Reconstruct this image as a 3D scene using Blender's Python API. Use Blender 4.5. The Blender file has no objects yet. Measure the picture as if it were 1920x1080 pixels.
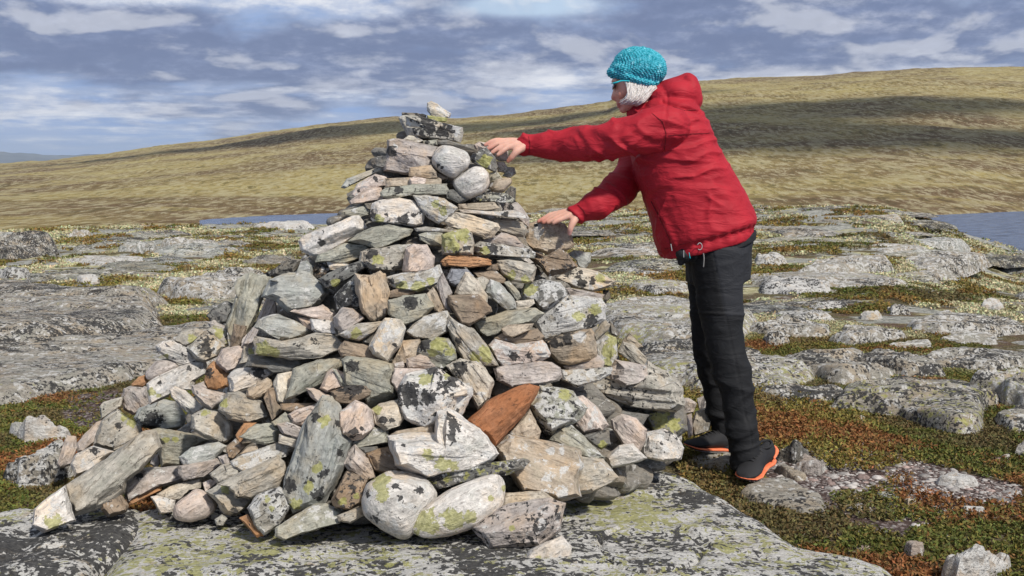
import bpy, bmesh, math, random
import numpy as np
from mathutils import Vector, Matrix

random.seed(7)
rng = np.random.default_rng(11)
scene = bpy.context.scene
R = math.radians

# ------------------------------------------------------------------ camera
CAM_H = 1.20
LENS = 38.0
FPX = LENS / 36.0 * 1920.0
PITCH = R(6.75)
cam_data = bpy.data.cameras.new("camera")
cam = bpy.data.objects.new("camera", cam_data)
scene.collection.objects.link(cam)
cam.location = (0, 0, CAM_H)
cam.rotation_euler = (R(90) - PITCH, 0, 0)
cam_data.lens = LENS
cam_data.sensor_width = 36
cam_data.clip_start = 0.05
cam_data.clip_end = 60000
scene.camera = cam

# ------------------------------------------------------------------ light
SUN_EL, SUN_AZ = R(46), R(144)      # azimuth measured clockwise from +Y (view direction)
sun_dir = Vector((math.sin(SUN_AZ) * math.cos(SUN_EL), math.cos(SUN_AZ) * math.cos(SUN_EL), math.sin(SUN_EL)))
sd = bpy.data.lights.new("sun", 'SUN')
sd.energy = 3.9
sd.angle = R(4)
sd.color = (1.0, 0.945, 0.86)
sun = bpy.data.objects.new("sun", sd)
scene.collection.objects.link(sun)
sun.rotation_euler = sun_dir.to_track_quat('Z', 'Y').to_euler()

scene.view_settings.view_transform = 'Standard'
scene.view_settings.look = 'None'
scene.view_settings.exposure = 0.08
scene.view_settings.gamma = 1.0
scene.cycles.max_bounces = 6
scene.cycles.diffuse_bounces = 3
scene.cycles.use_denoising = True


class NT:
    """tiny helper to write node trees"""
    def __init__(self, tree):
        self.t = tree
        self.n = tree.nodes
        self.l = tree.links

    def node(self, typ, **kw):
        nd = self.n.new(typ)
        for k, v in kw.items():
            setattr(nd, k, v)
        return nd

    def put(self, sock, v):
        if hasattr(v, 'links') or isinstance(v, bpy.types.NodeSocket):
            self.l.new(v, sock)
        elif v is not None:
            try:
                sock.default_value = v
            except Exception:
                sock.default_value = (*v, 1.0)

    def math(self, op, a, b=None, c=None, clamp=False):
        nd = self.node('ShaderNodeMath', operation=op, use_clamp=clamp)
        self.put(nd.inputs[0], a)
        if b is not None:
            self.put(nd.inputs[1], b)
        if c is not None:
            self.put(nd.inputs[2], c)
        return nd.outputs[0]

    def vmath(self, op, a, b=None):
        nd = self.node('ShaderNodeVectorMath', operation=op)
        self.put(nd.inputs[0], a)
        if b is not None:
            self.put(nd.inputs[1], b)
        return nd.outputs[0]

    def noise(self, vec, scale, detail=4, rough=0.55, lac=2.0, dist=0.0):
        nd = self.node('ShaderNodeTexNoise')
        self.put(nd.inputs['Vector'], vec)
        nd.inputs['Scale'].default_value = scale
        nd.inputs['Detail'].default_value = detail
        nd.inputs['Roughness'].default_value = rough
        nd.inputs['Lacunarity'].default_value = lac
        nd.inputs['Distortion'].default_value = dist
        return nd.outputs['Fac']

    def vor(self, vec, scale, feature='F1', out='Distance', rnd=1.0):
        nd = self.node('ShaderNodeTexVoronoi', feature=feature)
        self.put(nd.inputs['Vector'], vec)
        nd.inputs['Scale'].default_value = scale
        nd.inputs['Randomness'].default_value = rnd
        return nd.outputs[out]

    def mapr(self, v, a, b, c=0.0, d=1.0, smooth=True):
        nd = self.node('ShaderNodeMapRange')
        nd.interpolation_type = 'SMOOTHSTEP' if smooth else 'LINEAR'
        self.put(nd.inputs[0], v)
        self.put(nd.inputs[1], a)
        self.put(nd.inputs[2], b)
        self.put(nd.inputs[3], c)
        self.put(nd.inputs[4], d)
        return nd.outputs[0]

    def mix(self, f, a, b, mode='MIX'):
        nd = self.node('ShaderNodeMix', data_type='RGBA', blend_type=mode)
        self.put(nd.inputs[0], f)
        for s, v in ((nd.inputs[6], a), (nd.inputs[7], b)):
            if isinstance(v, tuple) and len(v) == 3:
                v = (*v, 1.0)
            self.put(s, v)
        return nd.outputs[2]

    def mapping(self, vec, scale=(1, 1, 1), rot=(0, 0, 0), loc=(0, 0, 0)):
        nd = self.node('ShaderNodeMapping')
        self.put(nd.inputs['Vector'], vec)
        nd.inputs['Scale'].default_value = scale
        nd.inputs['Rotation'].default_value = rot
        nd.inputs['Location'].default_value = loc
        return nd.outputs[0]

    def bump(self, h, strength=0.5, dist=0.01, normal=None):
        nd = self.node('ShaderNodeBump')
        nd.inputs['Strength'].default_value = strength
        nd.inputs['Distance'].default_value = dist
        self.put(nd.inputs['Height'], h)
        if normal is not None:
            self.put(nd.inputs['Normal'], normal)
        return nd.outputs[0]


def new_mat(name, base=None, rough=0.85, spec=0.25):
    m = bpy.data.materials.new(name)
    m.use_nodes = True
    nt = NT(m.node_tree)
    b = nt.n['Principled BSDF']
    b.inputs['Roughness'].default_value = rough
    b.inputs['Specular IOR Level'].default_value = spec
    if base is not None:
        nt.put(b.inputs['Base Color'], base if not (isinstance(base, tuple) and len(base) == 3) else (*base, 1))
    return m, nt, b


# ------------------------------------------------------------------ world (sky with cloud layers fixed to directions)
world = bpy.data.worlds.new("World")
scene.world = world
world.use_nodes = True
W = NT(world.node_tree)
bg = W.n['Background']
sky = W.node('ShaderNodeTexSky', sky_type='NISHITA')
sky.sun_disc = False
sky.sun_elevation = SUN_EL
sky.sun_rotation = SUN_AZ
sky.air_density = 1.0
sky.dust_density = 0.6
sky.ozone_density = 2.0
dirv = W.node('ShaderNodeTexCoord').outputs['Generated']
sx = W.node('ShaderNodeSeparateXYZ')
W.l.new(dirv, sx.inputs[0])
dx, dy, dz = sx.outputs
az = W.math('ARCTAN2', dx, dy)
el = W.math('ARCSINE', dz)
# azimuth / elevation in degrees (view: az -25..25, el -22..8)
azd = W.math('MULTIPLY', az, 57.2958)
eld = W.math('MULTIPLY', el, 57.2958)
ele = W.math('MAXIMUM', eld, -2.0)
# perspective-like compression towards the horizon
v = W.math('LOGARITHM', W.math('ADD', W.math('MULTIPLY', W.math('MAXIMUM', eld, 0.0), 0.45), 1.0), 2.71828)
cv = W.node('ShaderNodeCombineXYZ')
W.put(cv.inputs[0], W.math('MULTIPLY', azd, 0.10))
W.put(cv.inputs[1], W.math('MULTIPLY', v, 2.1))
cvec = cv.outputs[0]
n_big = W.noise(cvec, 1.1, 6, 0.55, dist=0.3)
cA = W.vmath('ADD', cvec, (7.3, 2.1, 0.4))
n_med = W.noise(cA, 1.35, 6, 0.52, dist=0.2)
n_med_up = W.noise(W.vmath('ADD', cA, (0.03, 0.22, 0.0)), 1.35, 6, 0.52, dist=0.2)
lit = W.math('SUBTRACT', n_med, n_med_up)          # cloud tops catch the light
n_str = W.noise(W.mapping(cvec, scale=(0.9, 2.2, 1)), 2.0, 7, 0.6, dist=0.3)
n_fin = W.noise(W.vmath('ADD', cvec, (1.3, 9.1, 0.4)), 6.0, 7, 0.62)


def blob(a0, e0, wa, we):
    """soft elliptical weight about a direction (degrees)"""
    da = W.math('DIVIDE', W.math('SUBTRACT', azd, a0), wa)
    de = W.math('DIVIDE', W.math('SUBTRACT', eld, e0), we)
    r2 = W.math('ADD', W.math('MULTIPLY', da, da), W.math('MULTIPLY', de, de))
    return W.math('EXPONENT', W.math('MULTIPLY', r2, -1.0))


def wsum(items):
    out = None
    for wt, b in items:
        t = W.math('MULTIPLY', b, wt)
        out = t if out is None else W.math('ADD', out, t)
    return out


# dark grey-violet cloud deck, bright clouds, clear gap
darkw = wsum([(1.3, blob(-22, 5.4, 15, 2.4)), (0.75, blob(-9, 5.0, 9, 1.2)), (1.15, blob(9, 6.6, 8, 1.9)), (1.05, blob(20, 6.7, 10, 2.0)),
              (0.45, blob(-16, 2.6, 10, 0.7)), (0.35, blob(-4, 4.0, 7, 0.6)), (0.35, blob(12, 4.4, 4, .35)), (0.5, blob(0, 8.5, 4, 0.7))])
brightw = wsum([(1.3, blob(-13, 8.7, 9, 1.0)), (0.9, blob(-24, 8.4, 5, 0.8)), (0.9, blob(0, 4.5, 5, 0.9)), (1.15, blob(15, 4.2, 12, 0.65)),
                (0.55, blob(17, 8.0, 5, 0.7)), (0.8, blob(-22, 2.4, 8, 0.8)), (0.8, blob(-8, 5.1, 1.6, 0.35)), (0.7, blob(-9.5, 3.7, 2.6, 0.35)), (0.35, blob(-17, 1.0, 6, 0.5)), (0.35, blob(-8, 3.6, 4, 0.5))])
gapw = wsum([(1.5, blob(0.5, 7.9, 5.0, 0.8)), (0.3, blob(-12, 0.6, 9, 0.8)), (0.3, blob(-2, 2.3, 7, 0.9))])
hi = W.mapr(eld, 9.5, 22.0)         # above the frame: plain broken cloud
dk = W.math('ADD', darkw, W.math('MULTIPLY', W.math('SUBTRACT', n_med, 0.5), 3.2))
dark_m = W.mapr(dk, 0.08, 0.70)
br = W.math('ADD', brightw, W.math('MULTIPLY', W.math('SUBTRACT', W.math('ADD', W.math('MULTIPLY', n_fin, 0.5), W.math('MULTIPLY', n_str, 0.5)), 0.5), 4.2))
bright_m = W.mapr(br, 0.05, 1.35)
gp = W.math('SUBTRACT', gapw, W.math('MULTIPLY', W.math('SUBTRACT', n_big, 0.42), 1.5))
gap_m = W.mapr(gp, 0.25, 1.15)
S = 10.0   # the Background strength is 0.1
blue_lo = (0.27 * S, 0.40 * S, 0.68 * S)
midc = (0.37 * S, 0.46 * S, 0.66 * S)
darkc = (0.16 * S, 0.205 * S, 0.345 * S)
brc = (0.84 * S, 0.85 * S, 0.89 * S)
gapc = (0.56 * S, 0.70 * S, 0.88 * S)
base = W.mix(W.mapr(n_str, 0.30, 0.55), blue_lo, midc)
low = W.mapr(eld, 0.2, 3.0)
base = W.mix(low, W.mix(0.35, base, (0.30 * S, 0.45 * S, 0.75 * S)), base)
skyc = W.mix(0.15, gapc, sky.outputs[0])
col = W.mix(gap_m, base, skyc)
col = W.mix(W.math('MULTIPLY', W.math('MULTIPLY', dark_m, 0.92), W.math('SUBTRACT', 1.0, W.math('MULTIPLY', gap_m, 0.8))), col, W.mix(W.mapr(n_fin, .40, .72), darkc, (0.24 * S, 0.29 * S, 0.45 * S)))
rim = W.math('MULTIPLY', W.mapr(lit, 0.03, 0.13), W.mapr(dk, 0.10, 0.35))
col = W.mix(W.math('MULTIPLY', rim, 0.42), col, brc)
shd = W.mapr(W.math('MULTIPLY', lit, -1.0), 0.02, 0.12)
col = W.mix(W.math('MULTIPLY', W.math('MULTIPLY', shd, dark_m), 0.6), col, darkc)
col = W.mix(W.math('MULTIPLY', bright_m, W.math('SUBTRACT', 1.0, W.math('MULTIPLY', dark_m, 0.55))), col, brc)
up = W.mix(W.mapr(n_big, 0.40, 0.62), W.mix(0.5, sky.outputs[0], (0.26 * S, 0.32 * S, 0.46 * S)), (0.50 * S, 0.51 * S, 0.54 * S))
col = W.mix(hi, col, up)
W.l.new(col, bg.inputs['Color'])
bg.inputs['Strength'].default_value = 0.1


# ------------------------------------------------------------------ geometry helpers
CP, SP = math.cos(PITCH), math.sin(PITCH)


def ray(px, py):
    """world direction of the photograph's point, scaled so that its y component is 1"""
    X = (px - 960) / FPX
    Yc = (540 - py) / FPX
    d = np.array([X, CP + Yc * SP, -SP + Yc * CP])
    return d / d[1]


def P(px, py, Y):
    d = ray(px, py)
    return Vector((d[0] * Y, Y, CAM_H + d[2] * Y))


def P_on(px, py, z=0.0):
    d = ray(px, py)
    t = (z - CAM_H) / d[2]
    return Vector((d[0] * t, t, z))


def tan_el(px, py):
    d = ray(px, py)
    return d[2] / math.hypot(d[0], d[1])


def pxof(x, y):
    """photo column of a far point at about eye height"""
    return 960 + FPX * x / (y * CP)


def smooth(a, b, x):
    t = np.clip((x - a) / (b - a), 0, 1)
    return t * t * (3 - 2 * t)


def _hash(ix, iy, iz, seed):
    h = (ix.astype(np.int64) * 374761393 + iy.astype(np.int64) * 668265263 + iz.astype(np.int64) * 2147483647 + seed * 974711)
    h = (h ^ (h >> 13)) * 1274126177
    h = h & 0xFFFFFFFF
    h = (h ^ (h >> 16)) * 2246822519 & 0xFFFFFFFF
    return ((h ^ (h >> 15)) & 0xFFFFFF) / float(0xFFFFFF)


def vnoise(p, seed=0):
    p = np.asarray(p, dtype=float)
    i = np.floor(p)
    f = p - i
    f = f * f * f * (f * (f * 6 - 15) + 10)
    i = i.astype(np.int64)
    out = 0
    for a in (0, 1):
        for b in (0, 1):
            for c in (0, 1):
                w = (f[..., 0] if a else 1 - f[..., 0]) * (f[..., 1] if b else 1 - f[..., 1]) * (f[..., 2] if c else 1 - f[..., 2])
                out = out + w * _hash(i[..., 0] + a, i[..., 1] + b, i[..., 2] + c, seed)
    return out * 2 - 1


def fbm(p, oct=4, seed=0, gain=0.5):
    s = 0
    a = 1.0
    tot = 0
    q = np.asarray(p, dtype=float)
    for k in range(oct):
        s = s + a * vnoise(q, seed + k * 17)
        tot += a
        a *= gain
        q = q * 2.03 + 11.7
    return s / tot


def mesh_np(name, co, faces, mat=None, smooth_shade=True):
    """co (n,3) array, faces (m,k) int array"""
    me = bpy.data.meshes.new(name)
    co = np.ascontiguousarray(co, dtype=np.float32)
    faces = np.ascontiguousarray(faces, dtype=np.int32)
    me.vertices.add(len(co))
    me.vertices.foreach_set('co', co.ravel())
    k = faces.shape[1]
    me.loops.add(faces.size)
    me.loops.foreach_set('vertex_index', faces.ravel())
    me.polygons.add(len(faces))
    me.polygons.foreach_set('loop_start', np.arange(0, faces.size, k, dtype=np.int32))
    me.polygons.foreach_set('loop_total', np.full(len(faces), k, dtype=np.int32))
    me.update(calc_edges=True)
    me.validate()
    if smooth_shade:
        me.polygons.foreach_set('use_smooth', np.ones(len(me.polygons), dtype=bool))
    if mat:
        me.materials.append(mat)
    return me


def set_col(me, name, arr):
    """per-vertex colour data (n,3)"""
    a = me.color_attributes.new(name, 'FLOAT_COLOR', 'POINT')
    buf = np.ones((len(me.vertices), 4), dtype=np.float32)
    buf[:, :3] = arr
    a.data.foreach_set('color', buf.ravel())


def link(name, me, parent=None, label=None, cat=None, group=None, kind=None, loc=None):
    o = bpy.data.objects.new(name, me)
    scene.collection.objects.link(o)
    if parent is not None:
        o.parent = parent
    if loc is not None:
        o.location = loc
    if label:
        o['label'] = label
    if cat:
        o['category'] = cat
    if group:
        o['group'] = group
    if kind:
        o['kind'] = kind
    return o


def grid_faces(nu, nv, wrap=False):
    """faces of a grid with nu rows and nv columns (columns optionally closed)"""
    i = np.arange(nu - 1)[:, None]
    j = np.arange(nv if wrap else nv - 1)[None, :]
    j2 = (j + 1) % nv
    a = i * nv + j
    b = i * nv + j2
    c = (i + 1) * nv + j2
    d = (i + 1) * nv + j
    return np.stack([a + 0 * j, b + 0 * i, c + 0 * i, d + 0 * j], -1).reshape(-1, 4)
# ------------------------------------------------------------------ materials
def rock_material(name, scale=1.0, use_attr=True, blk=17, lich=(0.45, 0.4, 0.35), tone=(0.31, 0.30, 0.275), bumps=1.0):
    """weathered schist: strata, mineral mottling, crusty lichens.  Per-object colour is the stone's own mineral colour;
    the vertex colour 'lichen' says how much yellow (R), black (G) and white (B) lichen grows there."""
    m, nt, b = new_mat(name, rough=0.9, spec=0.2)
    tc = nt.node('ShaderNodeTexCoord').outputs['Object']
    oi = nt.node('ShaderNodeObjectInfo')
    off = nt.math('MULTIPLY', oi.outputs['Random'], 37.0)
    vec = nt.vmath('ADD', tc, off)
    strata = nt.mapping(vec, scale=(2.2, 14, 9), rot=(0.1, 0.05, 0.08))
    s1 = nt.noise(strata, 3.2 * scale, 6, 0.62, dist=0.6)
    s2 = nt.noise(strata, 11.0 * scale, 5, 0.6, dist=0.3)
    m1 = nt.noise(vec, 8.0 * scale, 5, 0.6)
    fine = nt.noise(vec, 75.0 * scale, 5, 0.7)
    grain = nt.noise(vec, 210.0 * scale, 2, 0.6)
    if use_attr:
        basec = oi.outputs['Color']
        at = nt.node('ShaderNodeAttribute', attribute_name='lichen', attribute_type='GEOMETRY')
        sp = nt.node('ShaderNodeSeparateColor')
        nt.l.new(at.outputs['Color'], sp.inputs[0])
        ay, ak, aw = sp.outputs
    else:
        basec = (*tone, 1)
        ay, ak, aw = lich
    v = nt.math('ADD', nt.math('MULTIPLY', s1, 0.9), nt.math('ADD', nt.math('MULTIPLY', s2, 0.45), nt.math('MULTIPLY', fine, 0.55)))
    shade = nt.mapr(v, 0.66, 1.24, 0.40, 1.50, False)
    gr = nt.node('ShaderNodeCombineColor')
    for i in range(3):
        nt.put(gr.inputs[i], shade)
    c = nt.mix(1.0, basec, gr.outputs[0], 'MULTIPLY')
    # warm / greenish mineral drift
    c = nt.mix(nt.mapr(m1, 0.46, 0.66, 0, 0.65), c, nt.mix(1.0, basec, (1.17, 0.99, 0.78), 'MULTIPLY'))
    c = nt.mix(nt.mapr(m1, 0.46, 0.30, 0, 0.4), c, nt.mix(1.0, basec, (0.84, 0.93, 0.90), 'MULTIPLY'))
    c = nt.mix(nt.mapr(nt.noise(vec, 34.0 * scale, 6, 0.7), 0.60, 0.68, 0, 0.55), c, (0.055, 0.052, 0.048))
    c = nt.mix(nt.mapr(s2, 0.58, 0.64, 0, 0.7), c, nt.mix(1.0, basec, (0.38, 0.36, 0.34), 'MULTIPLY'))
    # white crust
    nw = nt.noise(nt.vmath('ADD', vec, (3.1, 1.7, 8.2)), 26 * scale, 7, 0.66, dist=0.4)
    mw = nt.mapr(nt.math('SUBTRACT', nw, nt.mapr(aw, 0, 1, 0.72, 0.30, False)), -0.015, 0.03)
    wc = nt.mix(nt.mapr(grain, 0.35, 0.65), (0.50, 0.49, 0.47), (0.64, 0.63, 0.60))
    c = nt.mix(nt.math('MULTIPLY', mw, 0.85), c, wc)
    # black crust
    nk = nt.noise(nt.mapping(nt.vmath('ADD', vec, (9.1, 4.7, 2.2)), scale=(0.8, 1.25, 1.0)), blk * scale, 8, 0.62, dist=0.5)
    nk2 = nt.noise(vec, 68 * scale, 5, 0.6)
    nkk = nt.math('ADD', nt.math('MULTIPLY', nk, 0.55), nt.math('MULTIPLY', nt.math('ADD', nt.math('MULTIPLY', nt.math('SUBTRACT', nk2, 0.5), 1.5), 0.5), 0.45))
    mk = nt.mapr(nt.math('SUBTRACT', nkk, nt.mapr(ak, 0, 1, 0.70, 0.33, False)), -0.006, 0.014)
    kc = nt.mix(nt.mapr(fine, 0.4, 0.7), (0.022, 0.022, 0.024), (0.075, 0.073, 0.07))
    c = nt.mix(nt.math('MULTIPLY', mk, 0.93), c, kc)
    # yellow-green map lichen
    ny = nt.math('ADD', nt.math('MULTIPLY', nt.noise(nt.vmath('ADD', vec, (5.1, 7.7, 1.2)), 34 * scale, 8, 0.68, dist=0.4), 0.7), nt.math('MULTIPLY', nt.math('ADD', nt.math('MULTIPLY', nt.math('SUBTRACT', nk2, 0.5), -1.3), 0.5), 0.3))
    my = nt.mapr(nt.math('SUBTRACT', ny, nt.mapr(ay, 0, 1, 0.72, 0.28, False)), -0.01, 0.02)
    yc = nt.mix(nt.mapr(nk2, 0.35, 0.65), (0.27, 0.265, 0.07), (0.47, 0.455, 0.18))
    c = nt.mix(nt.math('MULTIPLY', my, 0.80), c, yc)
    nt.l.new(c, b.inputs['Base Color'])
    h = nt.math('ADD', nt.math('MULTIPLY', s1, 0.8), nt.math('ADD', nt.math('MULTIPLY', s2, 0.6), nt.math('MULTIPLY', fine, 0.35)))
    n1 = nt.bump(h, 0.85 * bumps, 0.014 / scale)
    n2 = nt.bump(nt.math('ADD', grain, nt.math('MULTIPLY', mk, 0.6)), 0.35 * bumps, 0.003 / scale, n1)
    nt.l.new(n2, b.inputs['Normal'])
    return m


M_STONE = rock_material('cairn_stone', 1.0)
M_BED = rock_material('bedrock', 0.85, bumps=1.3, blk=10)


def simple_noise_mat(name, c1, c2, sc=20, rough=0.8, bump=0.3, bd=0.002, spec=0.3, stretch=(1, 1, 1)):
    m, nt, b = new_mat(name, rough=rough, spec=spec)
    tc = nt.node('ShaderNodeTexCoord').outputs['Object']
    v = nt.mapping(tc, scale=stretch)
    n = nt.noise(v, sc, 5, 0.6)
    nt.l.new(nt.mix(nt.mapr(n, 0.3, 0.7), c1, c2), b.inputs['Base Color'])
    nt.l.new(nt.bump(n, bump, bd), b.inputs['Normal'])
    return m
# ------------------------------------------------------------------ the cairn
CX, CY = -0.34, 4.17        # axis of the heap


def cone_r(z):
    return 0.05 + 1.10 * (1 - np.clip(z, 0, 1.42) / 1.42) ** 0.93


def slab_z(x, y):
    return 0.06


def cairn_depth(px, py):
    d = ray(px, py)
    Y = np.linspace(2.6, 5.2, 400)
    x = d[0] * Y
    z = CAM_H + d[2] * Y
    f = np.hypot(x - CX, (Y - CY)) - cone_r(z)
    k = np.argmax((f < 0) | (z < 0.06))
    if (f[k] < 0) or z[k] < 0.06:
        return float(Y[k])
    return float(Y[np.argmin(f)])


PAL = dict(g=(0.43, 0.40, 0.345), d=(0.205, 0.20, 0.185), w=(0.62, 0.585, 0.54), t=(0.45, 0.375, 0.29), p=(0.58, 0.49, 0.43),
           n=(0.37, 0.36, 0.30), r=(0.36, 0.165, 0.085), b=(0.30, 0.235, 0.175), l=(0.40, 0.405, 0.375), m=(0.46, 0.41, 0.375),
           c=(0.60, 0.54, 0.45), o=(0.46, 0.26, 0.14), v=(0.29, 0.30, 0.33))


def radial(poly, n):
    """radius of a star-shaped polygon about its centroid at n angles"""
    P2 = np.array(poly, dtype=float)
    a = np.roll(P2, -1, 0)
    cr = P2[:, 0] * a[:, 1] - a[:, 0] * P2[:, 1]
    A = cr.sum() / 2
    c = np.array([((P2[:, 0] + a[:, 0]) * cr).sum(), ((P2[:, 1] + a[:, 1]) * cr).sum()]) / (6 * A)
    th = np.linspace(0, 2 * math.pi, n, endpoint=False)
    rr = np.zeros(n)
    q = P2 - c
    for i in range(len(q)):
        s, e = q[i], q[(i + 1) % len(q)]
        ed = e - s
        for k in range(n):
            dx, dy = math.cos(th[k]), math.sin(th[k])
            den = dx * (-ed[1]) + dy * ed[0]
            if abs(den) < 1e-12:
                continue
            t = (s[0] * (-ed[1]) + s[1] * ed[0]) / den
            u = (dx * s[1] - dy * s[0]) / den
            if t > 0 and -1e-9 <= u <= 1 + 1e-9:
                rr[k] = max(rr[k], t)
    bad = rr <= 0
    if bad.any():
        rr[bad] = rr[~bad].min()
    return c, th, rr


def outline_points(poly, n):
    """points along the outline, corners kept, and the edge each belongs to"""
    P2 = np.array(poly, float)
    nx = np.roll(P2, -1, 0)
    ln = np.linalg.norm(nx - P2, axis=1)
    per = ln.sum()
    pts, eid = [], []
    for i in range(len(P2)):
        k = max(1, int(round(n * ln[i] / per)))
        for j in range(k):
            pts.append(P2[i] + (nx[i] - P2[i]) * j / k)
            eid.append(i)
    return np.array(pts), np.array(eid)


def stone_mesh(poly, a, b, seed, rounded=False, nth=60, nph=30, strata=1.0, upv=(0.0, 1.0)):
    """poly: outline in metres in the local x (right) z (up) plane; a: bulge to the front (-y), b: to the back."""
    rs = np.random.default_rng(seed)
    c = radial(poly, 4)[0]
    size = math.sqrt(np.prod(np.ptp(np.array(poly), axis=0)))
    org = np.array([c[0], 0, c[1]])
    sd = seed % 997
    if rounded:
        c, th, rr = radial(poly, nth)
        for _ in range(3):
            rr = rr * 0.6 + 0.2 * np.roll(rr, 1) + 0.2 * np.roll(rr, -1)
        ph = np.linspace(0, math.pi, nph)
        sc = np.sin(ph) ** 0.80
        dep = np.cos(ph)
        dep = np.sign(dep) * np.abs(dep) ** 0.95
        x = c[0] + sc[:, None] * rr[None, :] * np.cos(th)[None, :]
        z = c[1] + sc[:, None] * rr[None, :] * np.sin(th)[None, :]
        y = np.where(dep > 0, -a * dep, -b * dep)[:, None] + 0 * x
        co = np.stack([x, y, z], -1).reshape(-1, 3)
        for _ in range(4):
            n = np.array([rs.normal(0, 0.9), rs.normal(-0.4, 0.6), rs.normal(0.1, 0.8)])
            n /= np.linalg.norm(n)
            s_ = (co - org) @ n
            co = co - np.clip(s_ - s_.max() * rs.uniform(.86, .97), 0, None)[:, None] * n[None, :]
        rows, cols = nph, nth
    else:
        # nudge the corners of the outline and add small knocked-off corners
        P2 = np.array(poly, float)
        q, eid = outline_points(P2, nth)
        cols = len(q)
        rel = q - c
        ne = len(P2)
        mid = (P2 + np.roll(P2, -1, 0)) / 2 - c
        upness = (mid @ np.array(upv)) / (np.linalg.norm(mid, axis=1) + 1e-9)
        k_edge = np.exp(rs.normal(0, 0.35, ne)) * np.where(upness > 0.3, 0.42, np.where(upness < -0.3, 0.9, 0.65))
        apex = rs.normal(0, 0.16, 2) * np.ptp(P2, axis=0) / 2
        kk = k_edge[eid]
        ns = max(8, int(nph * 0.62))
        sfr = 1 - (1 - np.linspace(0, 1, ns)) ** 1.25          # rings, denser at the rim
        nb = max(6, nph - ns)
        x = sfr[:, None] * rel[None, :, 0] + (1 - sfr[:, None]) * apex[0]
        z = sfr[:, None] * rel[None, :, 1] + (1 - sfr[:, None]) * apex[1]
        h = kk[None, :] * (1 - sfr[:, None]) / 0.20
        # broad cleavage faces
        ext = np.ptp(P2, axis=0) / 2
        u, w = x / ext[0], z / ext[1]
        for j in range(4):
            g = rs.normal(0, 0.40, 2)
            g[1] -= 0.15
            h = np.minimum(h, rs.uniform(0.75, 1.1) + g[0] * u + g[1] * w)
        h = np.maximum(h, 0.34 * np.minimum(1, (1 - sfr[:, None]) / 0.10))
        # thin steps where layers have split away
        lay = vnoise(np.stack([u * 0.8 + sd, w * 2.2 * strata, 0 * u], -1), seed % 91)
        h = h + 0.055 * strata * (smooth(-0.05, 0.05, lay) - 0.5) * np.minimum(1, (1 - sfr[:, None]) / 0.15)
        yf = -a * h
        cof = np.stack([c[0] + x, yf, c[1] + z], -1)
        t = np.linspace(0, 1, nb + 1)[1:]
        sb = np.cos(t * math.pi / 2) ** 0.45
        yb = b * np.sin(t * math.pi / 2) ** 1.1
        xb = c[0] + sb[:, None] * rel[None, :, 0]
        zb = c[1] + sb[:, None] * rel[None, :, 1]
        cob = np.stack([xb, yb[:, None] + 0 * xb, zb], -1)
        co = np.concatenate([cof, cob]).reshape(-1, 3)
        rows = ns + nb
        for _ in range(4):
            n = np.array([rs.normal(0, 0.9), abs(rs.normal(0.7, 0.4)), rs.normal(0., 0.8)])
            n /= np.linalg.norm(n)
            s_ = (co - org) @ n
            over = np.clip(s_ - s_.max() * rs.uniform(.7, .9), 0, None) * (co[:, 1] > 0)
            co = co - over[:, None] * n[None, :]
    L = max(size, 0.03)
    qn = (co - org) / L
    d1 = fbm(qn * 3.0 + sd, 4, seed % 50)
    d3 = 1 - 2 * np.abs(fbm(qn * 5.0 + sd * 3.1, 3, seed % 43))
    d2 = fbm(qn * np.array([1.6, 5.0, 9.0]) + sd * 1.7, 3, seed % 31)
    nrm = (co - org)
    nrm /= (np.linalg.norm(nrm, axis=1)[:, None] + 1e-9)
    amp = (0.030 if not rounded else 0.020) * L
    co = co + nrm * (amp * d1 + (0.0 if rounded else 0.014) * L * d3 + (0.026 * strata if not rounded else 0.006) * L * d2)[:, None]
    return co, grid_faces(rows, cols, wrap=True)


def parse_opts(s):
    o = dict(y=0.0, k=0.12, w=0.22, z=0.0, rnd=False, pat=[], st=1.0, dp=1.0)
    for t in s.split():
        if t == 'o':
            o['rnd'] = True
        elif t[0] in 'ykw' and ',' not in t:
            o[t[0]] = int(t[1:]) / 10.0
        elif t[0] == 'z':
            o['z'] = float(t[1:]) / 100.0
        elif t[0] == 's':
            o['st'] = float(t[1:])
        elif t[0] == 'd':
            o['dp'] = float(t[1:])
        elif t[0] in 'YKW':
            x, y, r = t[1:].split(',')
            o['pat'].append((t[0], float(x), float(y), float(r)))
    return o


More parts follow.
